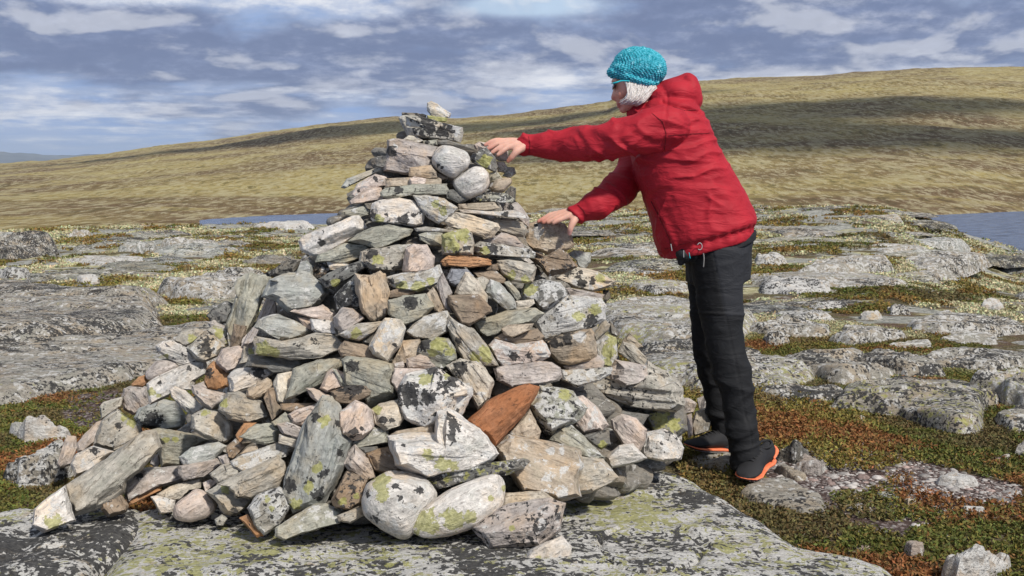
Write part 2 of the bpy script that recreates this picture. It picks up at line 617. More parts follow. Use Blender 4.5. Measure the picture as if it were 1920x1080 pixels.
def build_stone(line, idx, depth_fn=cairn_depth, group='stones stacked in the cairn', name='stone', expand=1.03):
    pts, colc, opts, label = [q.strip() for q in line.split('|')]
    pts = [tuple(float(v) for v in t.split(',')) for t in pts.split()]
    o = parse_opts(opts)
    cx = sum(p[0] for p in pts) / len(pts)
    cy = sum(p[1] for p in pts) / len(pts)
    rs = random.Random(idx * 31 + 5)
    Y = depth_fn(cx, cy) - o['z'] + rs.uniform(-0.008, 0.008)
    lowest = max(pts, key=lambda q: q[1])
    if lowest[1] > 760:
        Y = min(Y, P_on(lowest[0], lowest[1], 0.085).y + 0.01)      # never sunk into the slab below
    org = P(cx, cy, Y)
    mpp = (Y / FPX) * 1.0
    # frame facing the camera at this stone
    view = (org - Vector((0, 0, CAM_H))).normalized()
    right = view.cross(Vector((0, 0, 1))).normalized()
    up = right.cross(view).normalized()
    # long axis of the outline -> local x, so the strata run along it
    A = np.array([((p[0] - cx), -(p[1] - cy)) for p in pts])
    ev, vec = np.linalg.eigh(A.T @ A)
    ax = vec[:, 1]
    if ax[0] < 0:
        ax = -ax
    ang = math.atan2(ax[1], ax[0])
    ca, sa = math.cos(ang), math.sin(ang)
    lx = right * ca + up * sa
    lz = -right * sa + up * ca
    ly = view
    Mx = Matrix((lx, ly, lz)).transposed()
    loc = []
    for p in pts:
        w = P(p[0], p[1], Y)
        dv = w - org
        # intersect with the plane through org facing the camera
        C = Vector((0, 0, CAM_H))
        dr = (w - C)
        t = (org - C).dot(view) / dr.dot(view)
        dv = C + dr * t - org
        loc.append((dv.dot(lx) * expand, dv.dot(lz) * expand))
    ext = np.ptp(np.array(loc), axis=0)
    mn, mx = min(ext), max(ext)
    a = (0.46 if not o['rnd'] else 0.45) * mn * o['dp']
    b = 0.40 * mn + 0.28 * mx
    big = mx > 0.16
    co, faces = stone_mesh(loc, a, b, idx * 13 + 101, o['rnd'], 96 if big else 60, 46 if big else 28, o['st'], (sa, ca))
    me = mesh_np(name, co, faces, M_STONE)
    me.set_sharp_from_angle(angle=R(28))
    # lichen amounts
    li = np.zeros((len(co), 3))
    li[:, 0], li[:, 1], li[:, 2] = o['y'], o['k'], o['w']
    if o['pat']:
        cw = np.array([[*(Mx @ Vector(tuple(c)) + org)] for c in co])
        dC = cw - np.array([0, 0, CAM_H])
        zc = dC[:, 1] * CP - dC[:, 2] * SP
        yc = dC[:, 1] * SP + dC[:, 2] * CP
        U = 960 + FPX * dC[:, 0] / zc
        V = 540 - FPX * yc / zc
        for kd, x, y, r in o['pat']:
            dd = np.hypot(U - x, V - y) / r
            g = np.clip(0.98 - dd * 0.50, 0, 1)
            ch = 'YKW'.index(kd)
            li[:, ch] = np.maximum(li[:, ch], np.clip(g, 0, 1))
            if kd == 'Y':
                li[:, 1] *= (1 - 0.6 * g)
    set_col(me, 'lichen', li)
    ob = link(name, me, label=label, cat='stone', group=group)
    ob.matrix_world = Matrix.Translation(org) @ Mx.to_4x4()
    base = PAL[colc[0]]
    f = rs.uniform(0.90, 1.1)
    ob.color = (base[0] * f, base[1] * f, base[2] * f, 1)
    return ob
CAIRN = """
802,193 809,190 820,195 828,202 845,212 843,220 828,222 808,216 801,207|c|k2 w5 z-2|knobbly pale cream stone at the very peak of the cairn
801,216 838,221 837,228 820,229 802,224|n|y7 z-2|thin yellow-green lichened chip right under the peak stone
754,211 782,212 799,216 797,222 782,220 754,217|d|k6 z-2|thin dark sliver on the left end of the top slab
747,221 757,216 787,218 828,230 866,239 867,249 861,267 845,263 766,256 755,236|g|k2 w3 K800,232,24 K835,243,22 W850,240,14|big tilted grey slab under the peak, pointing left
756,262 766,254 782,256 794,264 785,268 770,266|c|w4 z-1|small pale wedge under the left half of the top slab
793,264 818,262 820,272 807,274 794,272|n|y3 k4 z-3|small dark green-specked chip wedged under the top slab
818,263 839,262 870,272 897,282 893,286 870,283 837,273 820,270|d|w2 k2 z1|thin dark slate sloping right just above the white boulder
727,263 745,261 822,276 814,297 818,313 805,332 766,327 721,320 724,305 727,294|m|k1 z-2 K735,283,8 W743,275,4|large square tan-grey block at the upper left below the top slab
769,315 808,310 818,322 820,334 799,335 767,331|t|z0|flat tan block at the foot of the large square block
809,297 816,284 828,273 847,274 876,285 882,301 876,315 851,335 828,324 812,313|w|o k0 w3 z4 K822,309,4 K828,315,4|smooth white rounded boulder near the top, left one of two
850,338 866,326 889,312 905,313 917,326 917,347 907,361 878,373 864,367 850,349|w|o k0 w2 z3|smooth pinkish white rounded boulder near the top, right one of two
818,322 841,334 828,338 819,335|b|z-2|small brown chip tucked below the left smooth white boulder
881,295 893,284 912,277 928,295 933,313 930,323 907,315 885,305|d|k3 w4 z3 Y910,303,12|dark stone with one pale yellow lichen patch beside the upper hand
889,272 900,266 925,269 951,280 952,302 935,301 915,288 893,284|p|w3 k1 z-1|pinkish stone held under the upper hand
931,303 945,304 953,315 949,324 934,322|c|z0|small cream stone below the upper hand
951,313 964,314 967,326 957,333 942,330 950,320|g|w3 k1|grey rounded stone on the right rim below the upper hand
918,324 932,322 942,334 928,341 919,342|n|z0|small olive-grey wedge right of the two smooth boulders
918,347 932,336 957,333 960,342 945,359 932,363 920,357|t|o k1 z1|tan rounded stone on the right edge below the olive wedge
947,359 957,349 967,353 966,378 949,374|d|k3|dark brown stone at the right rim under the tan rounded stone
879,369 897,361 947,362 965,373 962,380 932,379 885,378|n|y3 k5 w5 z1|flat black and pale green crusted stone below the right smooth boulder
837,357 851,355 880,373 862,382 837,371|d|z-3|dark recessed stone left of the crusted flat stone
640,351 651,335 716,311 718,318 699,327 647,353|l|w2 k3 z-1|thin blue-grey slate sticking out on the upper left
704,309 710,303 727,297 725,313 716,315 705,312|d|k4 w2|small dark chip on top of the thin slate, upper left
660,365 670,345 703,327 724,333 724,347 687,357 665,368|p|w3 k2 K704,336,6 K672,360,5|pinkish stone with black spots below the thin blue-grey slate
724,335 770,333 826,336 826,346 770,348 725,350|t|k1 z-1|narrow tan bar under the large square block
768,335 778,331 799,335 797,346 769,346|p|z1|small pinkish stone sitting on the narrow tan bar
714,361 724,353 770,347 835,345 839,357 835,364 766,366 737,373 716,368|n|k2 z1 s1.6 K748,355,7|long dark green slate bar above the spotted white boulder
656,377 689,352 714,352 718,365 728,373 682,381 659,382|p|w2 z0|pink-tan wedge pointing left beneath the spotted pinkish stone
695,407 700,382 710,376 748,373 773,377 795,398 792,420 778,424 737,421 700,415|w|k1 w3 z2 K702,403,9 K725,403,6 K731,414,6 K776,403,6 K757,414,12 K788,398,4 Y710,411,9|white boulder with black and yellow spots in the upper left, flat-topped
775,367 800,367 832,373 858,390 848,402 822,420 807,410 790,393|g|w6 k2 z4 Y815,383,8 Y832,393,9|pale kite-shaped slab with a yellow lichen stripe
640,396 683,386 697,393 690,403 670,408 643,402|n|w3 k3 y2|flat grey-green slab jutting left above the lake
683,382 700,380 698,395 686,390|d|k3 z-1|small dark chip left of the white spotted boulder
860,383 926,379 936,390 912,395 862,391|t|k2|flat tan bar above the thin white slab
862,392 900,395 981,401 985,409 944,406 867,399|w|k0 w5 z3 K948,402,7|very thin white slab with a black spot, right of the kite slab
942,396 951,381 970,380 980,391 992,410 990,425 983,420 962,402|m|w3 k2 K958,388,5|pinkish grey stone on the right rim above the lower hand
832,414 844,399 857,398 932,419 936,426 925,442 914,446 842,425|c|k1 w2 z3 s1.5|long cream banded slab right of the kite slab
925,411 951,412 979,417 989,431 983,445 970,443 932,430|g|w2 k0 z0|smooth pale grey slab left of the stone under the lower hand
986,447 990,421 1005,416 1040,415 1058,420 1070,440 1076,458 1066,467 1028,476 1000,467 985,455|t|w2 k1 z5 W1005,430,12 K1005,421,5|big tan and grey stone under the lower hand
777,428 798,425 848,431 848,436 782,434|g|w4|thin pale sliver below the white spotted boulder
785,440 798,435 830,437 830,462 807,461 788,450|n|w2 k2 z-1|olive-grey stone left of the yellow cube stone
829,441 854,431 874,429 884,438 887,455 886,477 867,480 831,477|g|k2 w4 z4 Y840,446,20 Y868,440,14 Y850,462,12 K855,472,9 K876,464,7 K860,450,4|block almost covered in bright yellow lichen
561,452 570,442 633,418 660,405 672,405 685,427 683,432 648,454 603,478 587,479 565,468|w|k1 w3 z4 K603,455,6 s0.7|big white slab jutting out at the upper left shoulder
655,452 673,438 697,427 728,420 760,427 773,430 768,441 707,466 690,459|n|k1 w1 z1 s1.2|grey-green slab right beside the big white shoulder slab
593,491 598,478 647,458 683,458 692,464 673,484 647,493|n|w1 k1 s1.5 z0|olive slab lying under the big white shoulder slab
675,490 678,473 690,468 747,460 768,460 756,477 755,502 737,508 700,506 691,502|g|k3 w3 Y708,488,10 K696,476,12|grey block with dark lichen left of the peach block
755,508 762,468 775,459 800,460 813,483 813,506 790,510 762,513|p|w2 k0 z4|upright peach-coloured block near the middle of the upper cairn
585,510 595,490 607,488 620,505 618,514 590,523|b|k5 w4 z-1|dark crusty lump at the left end of the black diagonal stone
612,489 640,491 657,497 633,507 619,506|c|w5 k0 z-2|small cream triangle above the black diagonal stone
597,523 620,510 683,486 693,497 673,510 640,530 627,540 612,539|d|k5 w3 z3 Y630,533,9|long black-crusted diagonal stone with a yellow tip
889,455 932,442 940,436 966,444 979,457 981,464 940,458 900,458|m|w2 k1|pale stone behind the long lichened bar, below the cream banded slab
887,461 902,453 951,461 989,466 1002,474 1000,484 979,483 932,480 902,479 891,472|g|k3 w4 z3 Y910,472,9 K925,464,14|long lichened grey bar right of the yellow cube stone
989,481 1000,472 1026,481 1047,467 1064,477 1082,500 1060,508 1028,518 1015,501|b|w3 k3 z4 s2.2|ribbed brown-grey slab below the stone under the lower hand
1064,477 1077,470 1107,474 1107,491 1097,503 1086,501 1080,487|l|w1 k1 z-2|small blue-grey cube at the right rim beyond the ribbed slab
1028,518 1077,500 1120,509 1152,528 1146,535 1109,547 1079,540 1054,530|c|w3 k0 z5 K1066,512,12 K1086,517,8 K1092,530,9 K1112,527,8 Y1125,520,10|flat cream slab with black marks jutting out at the right
827,491 841,479 895,482 921,489 919,497 882,502 833,499|o|k2 z1 s2.5|reddish-brown streaked flat stone under the yellow cube stone
932,489 947,487 1000,496 1006,503 998,529 989,531 959,525 940,510 933,500|g|k1 w2 z4 s1.8 Y955,520,12 Y985,524,8|blue-grey wedge with a ruled top, right of the streaked stone
981,487 987,481 1000,492 991,496|w|z0|tiny white stone above the blue-grey wedge
912,506 923,496 932,495 935,507|b|z0|small brown chip between the streaked stone and the wedge
925,484 974,481 981,489 966,492 940,489|n|w3 k3|thin lichened slice right under the long grey bar
837,523 847,505 875,505 888,518 872,535 853,538 838,531|v|k1 z-1|blue-violet stone behind the cream pyramid
853,550 872,511 880,512 895,528 913,553 912,566 900,557 857,555|c|w2 k0 z3|cream pyramid-shaped stone in the centre
842,555 897,553 920,575 920,584 880,611 865,610 850,584 841,568|b|w2 k0 z6 s1.3|brown-grey block in front of the cream pyramid
887,510 930,508 947,523 945,531 917,528 895,520|b|k1 z-1|brown stone behind the grey chip right of the pyramid
893,522 905,518 917,525 914,548 902,543|g|z0|small grey chip right of the cream pyramid
912,548 920,525 937,530 963,560 968,579 953,584 940,574 922,558|l|w4 k1 z3|blue-grey slab leaning right of the pyramid
945,530 955,527 973,547 977,557 970,564 958,550|n|w3 z1|leaning oval olive slab beside the blue-grey slab
967,565 1000,561 1002,569 990,579 967,581|c|k0 z4|small cream stone below the leaning oval slab
978,553 985,533 1017,524 1050,530 1062,545 1062,556 1027,581 1017,583 1000,563 980,563|d|k2 w6 z3 Y995,543,13 W1030,535,14|dark block with white crust and a yellow corner, right of the middle
1060,541 1068,540 1107,547 1132,552 1128,560 1083,562 1067,553|m|w2 k1 z1|flat pinkish grey stone under the flat cream slab
1130,543 1142,545 1145,558 1133,569|d|k4|small dark stone on the right rim under the flat cream slab
1002,605 1020,585 1063,556 1125,560 1134,575 1132,599 1110,614 1050,629 1023,636 1010,618|g|k3 w7 y2 z4 Y1115,580,12 Y1085,592,10 K1110,602,14|large lichen-mottled block on the right with a yellow band
888,605 900,600 950,583 1000,578 1018,588 1000,604 950,613 928,631 913,631 898,622|n|w1 k1 z1 s1.3|long grey-green slab below the small cream stone
940,617 953,609 1000,607 993,619 962,632 948,628|t|z8 w1|olive-tan plate on top of the brown saddle stone
928,634 942,625 962,632 993,619 1007,616 1019,631 1013,637 967,647 948,644|b|z5 k1|brown saddle-shaped stone on the white block
917,647 928,635 967,646 1017,637 1031,663 1028,669 1008,678 943,686 933,675|p|k0 w5 z5 K965,667,10 K990,670,10|white and pink block with a dark grained face
1023,640 1050,628 1108,617 1116,637 1118,667 1107,674 1067,683 1047,678 1030,662|t|k0 w1 z4 K1040,640,16 K1065,633,14 W1085,630,12|big tan block under the lichen-mottled block
1113,627 1133,599 1144,608 1140,619 1119,639|g|w2 k1 z1|grey wedge at the right rim under the mottled block
1115,642 1140,628 1155,633 1158,667 1148,689 1133,686 1117,663|g|y2 w5 k2 z1 Y1147,638,12 Y1140,660,12 Y1140,680,9|stone with yellow-green lichen standing at the right rim
1058,686 1100,675 1120,665 1133,680 1130,689 1097,694 1065,696|m|k0 z5|smooth pinkish flat stone under the big tan block
927,691 943,686 1010,677 1032,680 1048,690 1051,706 1045,713 1010,723 960,726 935,713|m|k2 w1 z4 s0.6|grey speckled slab under the white and pink block
1052,693 1064,694 1132,689 1147,689 1145,701 1124,713 1084,725 1052,711|g|w6 k3 z3|white-crusted stone under the smooth pinkish flat stone
1158,659 1168,641 1185,645 1212,671 1209,687 1187,682|g|k2 w3 z0 s1.6|grey slab leaning on the right flank above the rounded slab
1141,700 1153,674 1211,686 1216,705 1197,720 1168,725 1146,711|m|k0 z5 s0.7|rounded brown-grey slab lying on the big overhanging slab
1098,722 1134,707 1168,722 1205,708 1214,683 1245,695 1269,715 1283,760 1264,771 1177,761 1124,737|g|k3 w3 y1 z4 s2.0|very large overhanging slab at the lower right
1143,600 1160,620 1158,631 1145,627|d|k3 w3|dark chip at the right rim beside the yellow-green stone
1205,770 1225,762 1281,763 1287,806 1271,819 1221,808|d|k2 w1 z1 Y1240,790,20 Y1262,798,16|dark block with bright yellow lichen under the overhanging slab
1146,787 1165,777 1192,784 1211,806 1209,829 1199,846 1168,834 1149,804|p|k0 z4 w1|pink rounded stone under the overhanging slab
1204,847 1211,811 1245,804 1267,816 1282,840 1276,860 1245,865 1209,858|w|k3 w4 z3|rough pale grey boulder beside the far shoe
1134,857 1161,836 1187,833 1212,859 1197,866 1146,878|w|w2 k0 z4|pale angular stone below the pink rounded stone
1076,797 1079,746 1093,742 1122,765 1140,797 1129,807 1096,812|p|w4 k2 z1 s1.5|pale pink banded stone right of the green mottled cube
1093,818 1134,806 1141,809 1144,833 1127,843 1110,831|d|k3 w2 z2 Y1130,836,8|small dark gnarled stone under the banded pink stone
994,760 1011,722 1072,736 1098,765 1081,790 1033,814 1021,810|n|k4 w5 z4 Y1060,738,12 s1.6|green-grey mottled cube with a yellow top edge
1033,825 1052,804 1069,795 1096,821 1132,857 1115,864 1088,856 1059,838|n|w4 k1 z4 s1.2|pale green mottled slab below the green-grey cube
1085,855 1130,862 1158,895 1150,904 1110,923 1084,926 1080,900|g|w3 k2 z4|grey stone with pink tints at the lower right foot
877,789 916,753 964,729 991,720 1009,727 1000,751 982,778 949,813 927,838 902,813|r|k0 w0 z8 s1.2|rust-orange leaf-shaped stone in the lower centre
951,813 993,769 1013,809 1009,825 964,820|t|w2 k1 z2|peach-tan stone under the rust-orange stone
932,838 955,816 1030,828 1085,845 1091,875 1082,900 1087,929 1045,939 980,923 962,892 940,872|t|w4 k0 z4 s0.7|very large smooth peach and grey slab at the lower right front
746,736 764,704 818,690 853,709 882,729 883,741 860,781 818,792 796,801 762,785 747,757|w|w5 k3 z7 K768,738,24 K838,712,22 K800,745,16 K810,695,14 Y798,712,13 Y838,703,6 K815,778,6|big white boulder with large black lichen patches and yellow flecks
729,818 770,812 815,812 820,775 838,768 895,805 930,850 920,860 870,880 800,896 745,870|w|w4 k1 z9 K852,795,14 K848,818,11 K840,780,8 Y800,850,12 Y830,872,14 Y850,876,10 K757,835,4|large white triangular boulder with yellow lichen along its foot
733,815 745,808 811,797 814,814 780,820|t|k0 z5|tan plate behind the large white triangular boulder
800,897 860,876 982,859 990,866 982,879 947,891 875,902 820,919|d|y4 k5 w4 z8 s2.2|long thin jagged stone crusted with green and black lichen
679,940 687,908 727,885 765,885 800,900 820,925 808,955 768,1008 752,1011 715,993 683,966|w|o w4 k2 z6 K742,911,10 K788,918,6 K750,935,10 K690,925,8 K704,938,8 K705,970,10 Y715,905,18 Y718,930,12|round white boulder with black blotches in the front row
770,986 780,962 845,915 910,893 940,890 948,907 942,950 900,985 840,1006 782,1009|w|o w2 k0 z9 Y800,980,24 Y850,975,22 Y880,970,14 Y920,935,7 Y945,915,6|egg-shaped pale boulder with a yellow belly in the front row
940,950 948,925 1018,921 1038,937 1010,956 955,959|c|w2 k1 z6|pale stone resting on the rust-specked flat stone
888,990 925,960 955,945 1025,935 1058,945 1046,995 1010,1023 918,1028|m|k4 w3 z5 Y960,990,6|flat rust-specked stone with a violet patch at the front foot
985,1047 995,1031 1052,1004 1070,1025 1070,1043 1022,1063 995,1058|w|w3 k2 z4 Y1012,1054,12|small white stone with a green base at the very front
493,556 507,525 542,512 555,512 563,493 575,491 583,500 585,517 614,542 616,551 605,564 587,578 543,584 517,563|l|k0 w3 z5|large blue-grey slab with a peak on the left shoulder
425,608 445,557 438,535 445,522 467,514 505,518 508,528 495,556 480,592 463,628 455,648 434,646|n|w2 k1 z2 s2.0|tall leaning green-grey slab on the left flank
480,607 500,556 515,563 518,589 490,602 474,650 453,650 464,626|m|w2 k1 z4 s2.0|narrow upright ribbed stone in front of the tall leaning slab
432,651 438,608 462,612 461,628 448,650|b|k2 z5 s3.0|small woody-looking brown stone at the foot of the tall slab
498,512 517,502 543,485 563,489 552,511 517,519 502,518|d|k5 w2 z-1|dark crusty stone behind the large blue-grey slab
387,592 400,576 425,564 440,573 427,606 397,606|d|k4 w3 z-3|dark lichened stone behind the tall leaning slab
390,606 400,599 428,612 428,624 396,618|m|k0 z-1|smooth buff stone left of the tall leaning slab
545,584 597,574 605,571 617,580 631,587 623,602 592,598|p|k0 w1 z3|flat peach plate under the large blue-grey slab
625,595 642,577 660,578 683,597 662,612 640,623 628,613|m|k0 z4|smooth brown-grey wedge right of the flat peach plate
627,556 667,515 680,547 683,581 660,578 632,585|d|k6 w5 z1 W650,570,12|black and white crusted stone left of the wood-grained block
667,515 693,518 712,510 722,517 728,547 724,588 708,603 695,598 680,584 667,543|t|k0 w1 z4 s2.2|upright wood-grained tan block in the left centre
478,613 493,595 523,590 580,613 584,622 567,631 540,639 523,638|l|k0 w4 z6|pale blue-grey lens-shaped slab on the left
478,630 525,641 567,633 592,624 622,626 643,643 635,656 600,669 545,673 480,664|g|k2 w2 z5 s1.6 Y495,655,16 Y515,663,10|long slab with a yellow left end under the pale lens-shaped slab
582,598 607,600 628,603 634,627 600,626 585,618|w|w3 k2 z3|white-topped stone under the flat peach plate
558,595 582,597 584,619 570,613|p|k0 z2|small pink wedge beside the white-topped stone
635,627 670,607 718,603 700,623 673,638 650,634|g|w4 k2 z3 Y668,626,11|grey stone with a yellow spot under the wood-grained block
723,520 752,512 810,505 822,497 831,520 827,529 783,546 747,541 728,534|g|w5 k2 z4 Y755,535,11 Y785,537,13 Y808,528,9 K735,528,6|jagged pale stone with a yellow underside below the peach block
727,547 747,541 778,547 773,553 730,559|b|z1|brown flat stone beneath the yellow underside
728,563 755,555 797,551 813,575 795,594 760,610 730,589|n|k1 w1 z4 K770,568,14 s1.3|olive block with a dotted top in the centre left
800,552 812,539 819,548 833,580 827,588 815,581|t|k1 z3|slim tan stone leaning in the centre, left one of a pair
817,537 830,512 838,528 848,550 842,563 849,588 835,581|m|k0 w1 z3 s2.0|slim pinkish stone leaning beside the brown-grey block
760,623 793,593 838,583 844,597 838,621 813,636 780,634|g|w5 k1 z3|pale grey pointed stone below the olive dotted block
693,650 712,612 722,598 752,600 761,617 750,650 735,665 726,681 700,664|c|w5 k1 z5 K740,645,5|knobbly white stone standing upright in the left centre
838,610 843,593 860,605 890,618 915,650 933,684 882,691 857,656|g|k2 w3 z4 s2.2 K862,640,8 Y910,665,16 Y890,672,12|long diagonal streaked slab below the brown-grey block
785,662 790,640 815,632 840,635 853,655 856,676 832,691 810,689 793,673|n|w3 k1 z3 K795,645,14 Y825,648,15 Y845,660,9 Y812,660,9|stone with a black patch and bright yellow lichen in the centre
735,681 745,662 755,640 786,636 790,656 770,680|t|k0 y1 z1|olive-tan smooth stone right of the knobbly white stone
762,673 787,664 800,669 816,687 809,693 764,690|m|k1 w1 z4 s2.0|small grey striped wedge above the big black-patched boulder
736,682 756,677 761,689 738,691|m|k0 z3|tiny grey pebble left of the small striped wedge
643,676 655,671 738,682 741,692 733,717 741,728 741,744 692,763 686,754 692,735 650,723|n|k0 w1 z3 s1.2 K660,688,10|broad pale green block in the middle left
733,716 740,691 809,693 780,706 760,730 749,740|p|w3 k0 z5|flat pinkish white stone left of the big black-patched boulder
838,687 864,673 893,679 909,691 925,715 916,745 896,768 882,741 855,709|c|w3 k1 z4 s1.6 K865,690,16|gnarled grey and cream stone above the rust-orange stone
633,655 647,640 692,650 697,660 724,681 680,674 642,669|b|k1 z3 s1.4|brown flat stone left of the knobbly white stone
600,728 613,698 623,692 645,699 651,721 627,731 613,736|p|k0 w1 z4|pink triangular stone in the left centre
623,691 630,693 650,723 641,725|n|k0 z6|thin grey-green sliver leaning on the pink triangular stone
620,734 647,725 706,722 694,741 657,758 630,756|b|k3 w1 z7 K660,727,20|dark leaf-shaped brown stone above the pale pink block
574,728 587,727 622,743 626,753 600,757 583,744|m|k1 w3 z5|small speckled stone left of the dark leaf-shaped stone
538,746 553,692 597,675 644,671 636,693 607,716 578,731 555,742|n|k2 w2 z3 s1.2|large dark grey-green diagonal slab in the left centre
513,721 520,702 547,697 553,713 536,745 561,750 552,758 518,754|c|k0 w1 z1 s1.6|buff stone behind the large dark diagonal slab
462,686 470,667 560,672 566,682 547,699 512,700 500,691|d|k0 w1 z2|dark grey slab beneath the yellow-ended long slab
495,747 503,730 517,727 519,752 531,770 510,789 500,760|b|k0 z2|brown rounded stone between the buff stone and the yellow-edged slab
528,768 527,757 568,756 598,755 573,767 550,774|b|k1 z1|low brown stone under the speckled stone
540,777 555,769 598,756 590,771 574,801 550,793|p|w2 k0 z3 s2.5|pink-veined stone left of the tall spotted boulder
510,792 535,773 548,788 571,806 540,799 515,798|n|w2 k1 z3|grey-green lump beneath the pink-veined stone
534,896 556,840 578,787 604,747 622,747 638,766 641,805 659,828 645,870 630,907 609,938 552,956 536,922|l|k2 w2 z8 s1.6 K634,795,10 K637,850,8 K606,885,11 K595,925,14 K580,905,9 K545,910,14 Y610,790,11 Y595,875,10 Y580,915,10 Y555,945,12 K590,780,9|tall blue-grey spotted boulder standing in the lower centre
636,800 637,774 666,751 681,756 698,771 699,802 679,821 661,825 643,814|p|k0 w3 z8 K663,811,9 K680,805,6|pale pink squarish block beside the tall spotted boulder
696,768 715,756 746,750 760,779 749,798 723,808 702,793|c|k1 w2 z4 K718,785,10 K735,787,6 Y706,768,9|cream stone with black flecks left of the black-patched boulder
661,831 700,801 727,809 727,829 687,837 669,840|n|w3 k0 z3 s1.6|flat green-grey slab below the pale pink block
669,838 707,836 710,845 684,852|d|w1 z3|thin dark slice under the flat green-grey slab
687,850 728,838 760,880 723,888 702,882|b|k2 z2|brown shadowed stone behind the round blotched boulder
653,849 666,834 692,859 706,897 687,899 653,881 645,870|m|k1 w3 z3|speckled beige triangle right of the tall spotted boulder
622,938 650,884 692,896 682,921 680,943 656,955 630,951|b|k4 w2 z5 Y642,940,8 Y668,930,6|dark reddish stone with lichen beside the round blotched boulder
632,967 661,955 680,949 682,967 656,981 635,977|g|k2 w2 z4|small grey stone left below the round blotched boulder
518,989 588,947 611,944 635,960 634,980 565,1000 534,1012 518,1005|n|k0 w4 z6|pale flat slab lying at the front foot
465,953 483,929 524,913 543,926 544,949 524,985 495,1002 476,982|g|k4 w6 z7 Y502,937,7 Y509,953,6|grey speckled egg-shaped stone with two yellow spots at the front foot
449,972 464,964 496,1003 481,1007|o|k3 w2 z4|small orange-brown chip under the grey egg-shaped stone
402,974 416,965 427,972 418,985 406,985|g|k3 w3 z5|tiny round grey pebble at the front foot
324,966 329,943 365,917 380,919 411,950 389,970 358,978 331,975|p|o k0 w1 z7 s0.6|smooth peach egg-shaped stone at the lower left front
387,922 428,903 446,929 471,936 443,966 421,963 409,944|g|k1 w1 z5 Y422,918,8 K440,960,8|grey stone with one yellow square of lichen
408,908 430,897 520,854 532,865 536,890 520,915 471,932 445,932 428,912|g|k1 w1 z8 s1.8 K450,927,6|broad shell-like grey slab at the lower left
393,889 421,871 457,868 445,900 409,905|g|k2 w2 z5 s2.0|ribbed grey stone behind the shell-like slab
433,865 455,852 522,830 560,835 535,856 457,885 437,873|g|k2 w5 z3|pale crusted slab behind the shell-like slab
295,927 319,912 377,896 375,915 356,918 336,937 307,938|c|k0 z4|thin cream plate left of the smooth peach stone
380,905 394,899 407,904 385,922|p|k0 z4|small pink chip above the smooth peach stone
283,932 295,929 329,938 324,960 300,964|w|k2 w3 z5|small white block left of the smooth peach stone
336,857 360,839 409,829 423,837 404,860 377,869 346,873|l|k0 w4 z6|pale oval plate at the lower left
334,874 404,860 414,871 384,893 346,901 336,891|m|k1 w1 z4 s1.3|pinkish tan stone under the pale oval plate
409,857 428,850 431,872 418,873|m|k1 z3|small speckled pink stone right of the pale oval plate
358,802 360,779 384,767 409,774 436,796 436,819 418,831 384,819|g|k2 w3 z5 Y385,775,9|grey mottled block at the left centre
252,783 264,765 300,749 329,755 347,779 344,802 303,808 262,800|l|k1 w2 z5 K285,797,24|dark blue-grey boulder with a pale top at the left
275,808 300,803 341,810 390,825 360,840 336,857 336,875 303,875 298,833|n|k1 w2 y2 z3 Y310,826,6 Y330,824,6|grey-green block with tiny yellow spots behind the pale oval plate
282,869 288,854 298,851 302,868 293,879|m|k0 z3|little round stone tucked right of the leaning left slab
424,838 442,823 460,837 437,860 428,857|b|k1 z2|small brown block right above the pale oval plate
442,816 457,794 481,793 466,807 458,821 449,833|o|k0 z2|small orange-tan stone behind the olive slab, left centre
449,819 481,796 505,793 527,806 519,828 495,834 469,826|n|k1 w1 z4 s1.8|olive slab left of the tall spotted boulder
449,852 464,839 481,834 484,843|t|k1 z3|tiny tan triangle under the olive slab
519,796 538,791 566,803 563,824 530,813|m|k2 w3 z4 s2.0|streaky grey-pink stone left of the tall spotted boulder
522,831 524,814 561,823 556,840|c|k0 z3|small cream block behind the tall spotted boulder
408,768 427,737 448,734 490,753 503,781 467,794 430,786|g|k0 w2 z5 s1.4 Y418,755,9|pale grey slab with a yellow left edge
427,707 440,693 462,690 503,690 513,700 482,721 440,736 432,733|w|k1 w2 z5 K485,698,14|white stone with a blackened top on the left
462,743 463,730 500,709 508,713 513,728 490,743 477,749|t|k0 z3|golden tan stone below the black-topped white stone
407,674 417,655 447,649 457,653 452,675 440,692 425,698 407,683|p|k0 w1 z6|pinkish cream block on the left flank
452,674 457,650 484,658 481,669 465,679 447,683|g|k0 w1 z3 Y470,658,6|grey stone right of the pinkish cream block
383,714 387,693 400,676 423,697 431,700 427,724 407,731 390,728|o|k1 z4 K392,700,9|rusty brown stone below the pinkish cream block
327,638 340,622 367,616 383,622 360,644 347,649|g|k2 w2 z2 Y360,635,9|blue-grey stone with a yellow patch at the left rim
350,653 373,630 400,629 421,650 407,668 382,678 367,674|g|k2 w4 z5 K385,650,17 s0.8|stone with a jet-black patch on the left flank
387,618 403,611 423,617 428,647 420,652 398,632|g|k3 w3 y3 z2 Y412,626,11|grey and yellow-green stone above the jet-black patched stone
293,648 307,641 323,638 350,650 369,677 347,684 315,673 297,659|w|k3 w3 z3 Y312,668,6|long white speckled stone at the left rim
272,700 292,677 315,672 342,685 303,704 277,714|m|o k1 w2 z2|smooth grey-buff rounded stone at the left rim
277,720 293,707 363,677 384,680 386,700 366,714 360,731 323,728 317,743 283,757|w|k1 w4 z5 K300,717,6 K355,690,5 Y284,735,8 Y298,742,6|big white slab with small black dots on the left flank
247,720 260,707 272,703 279,717 267,726 248,724|o|k0 z1|small flat orange plate on the left rim
318,731 328,725 348,733 381,763 377,770 362,779 347,769 322,744|w|k0 w2 z7 s1.5|white slat leaning on the left flank
360,724 383,717 390,730 422,738 420,754 398,768 382,759 363,738|m|k1 w3 z3 s1.3|pinkish grey rough stone right of the white leaning slat
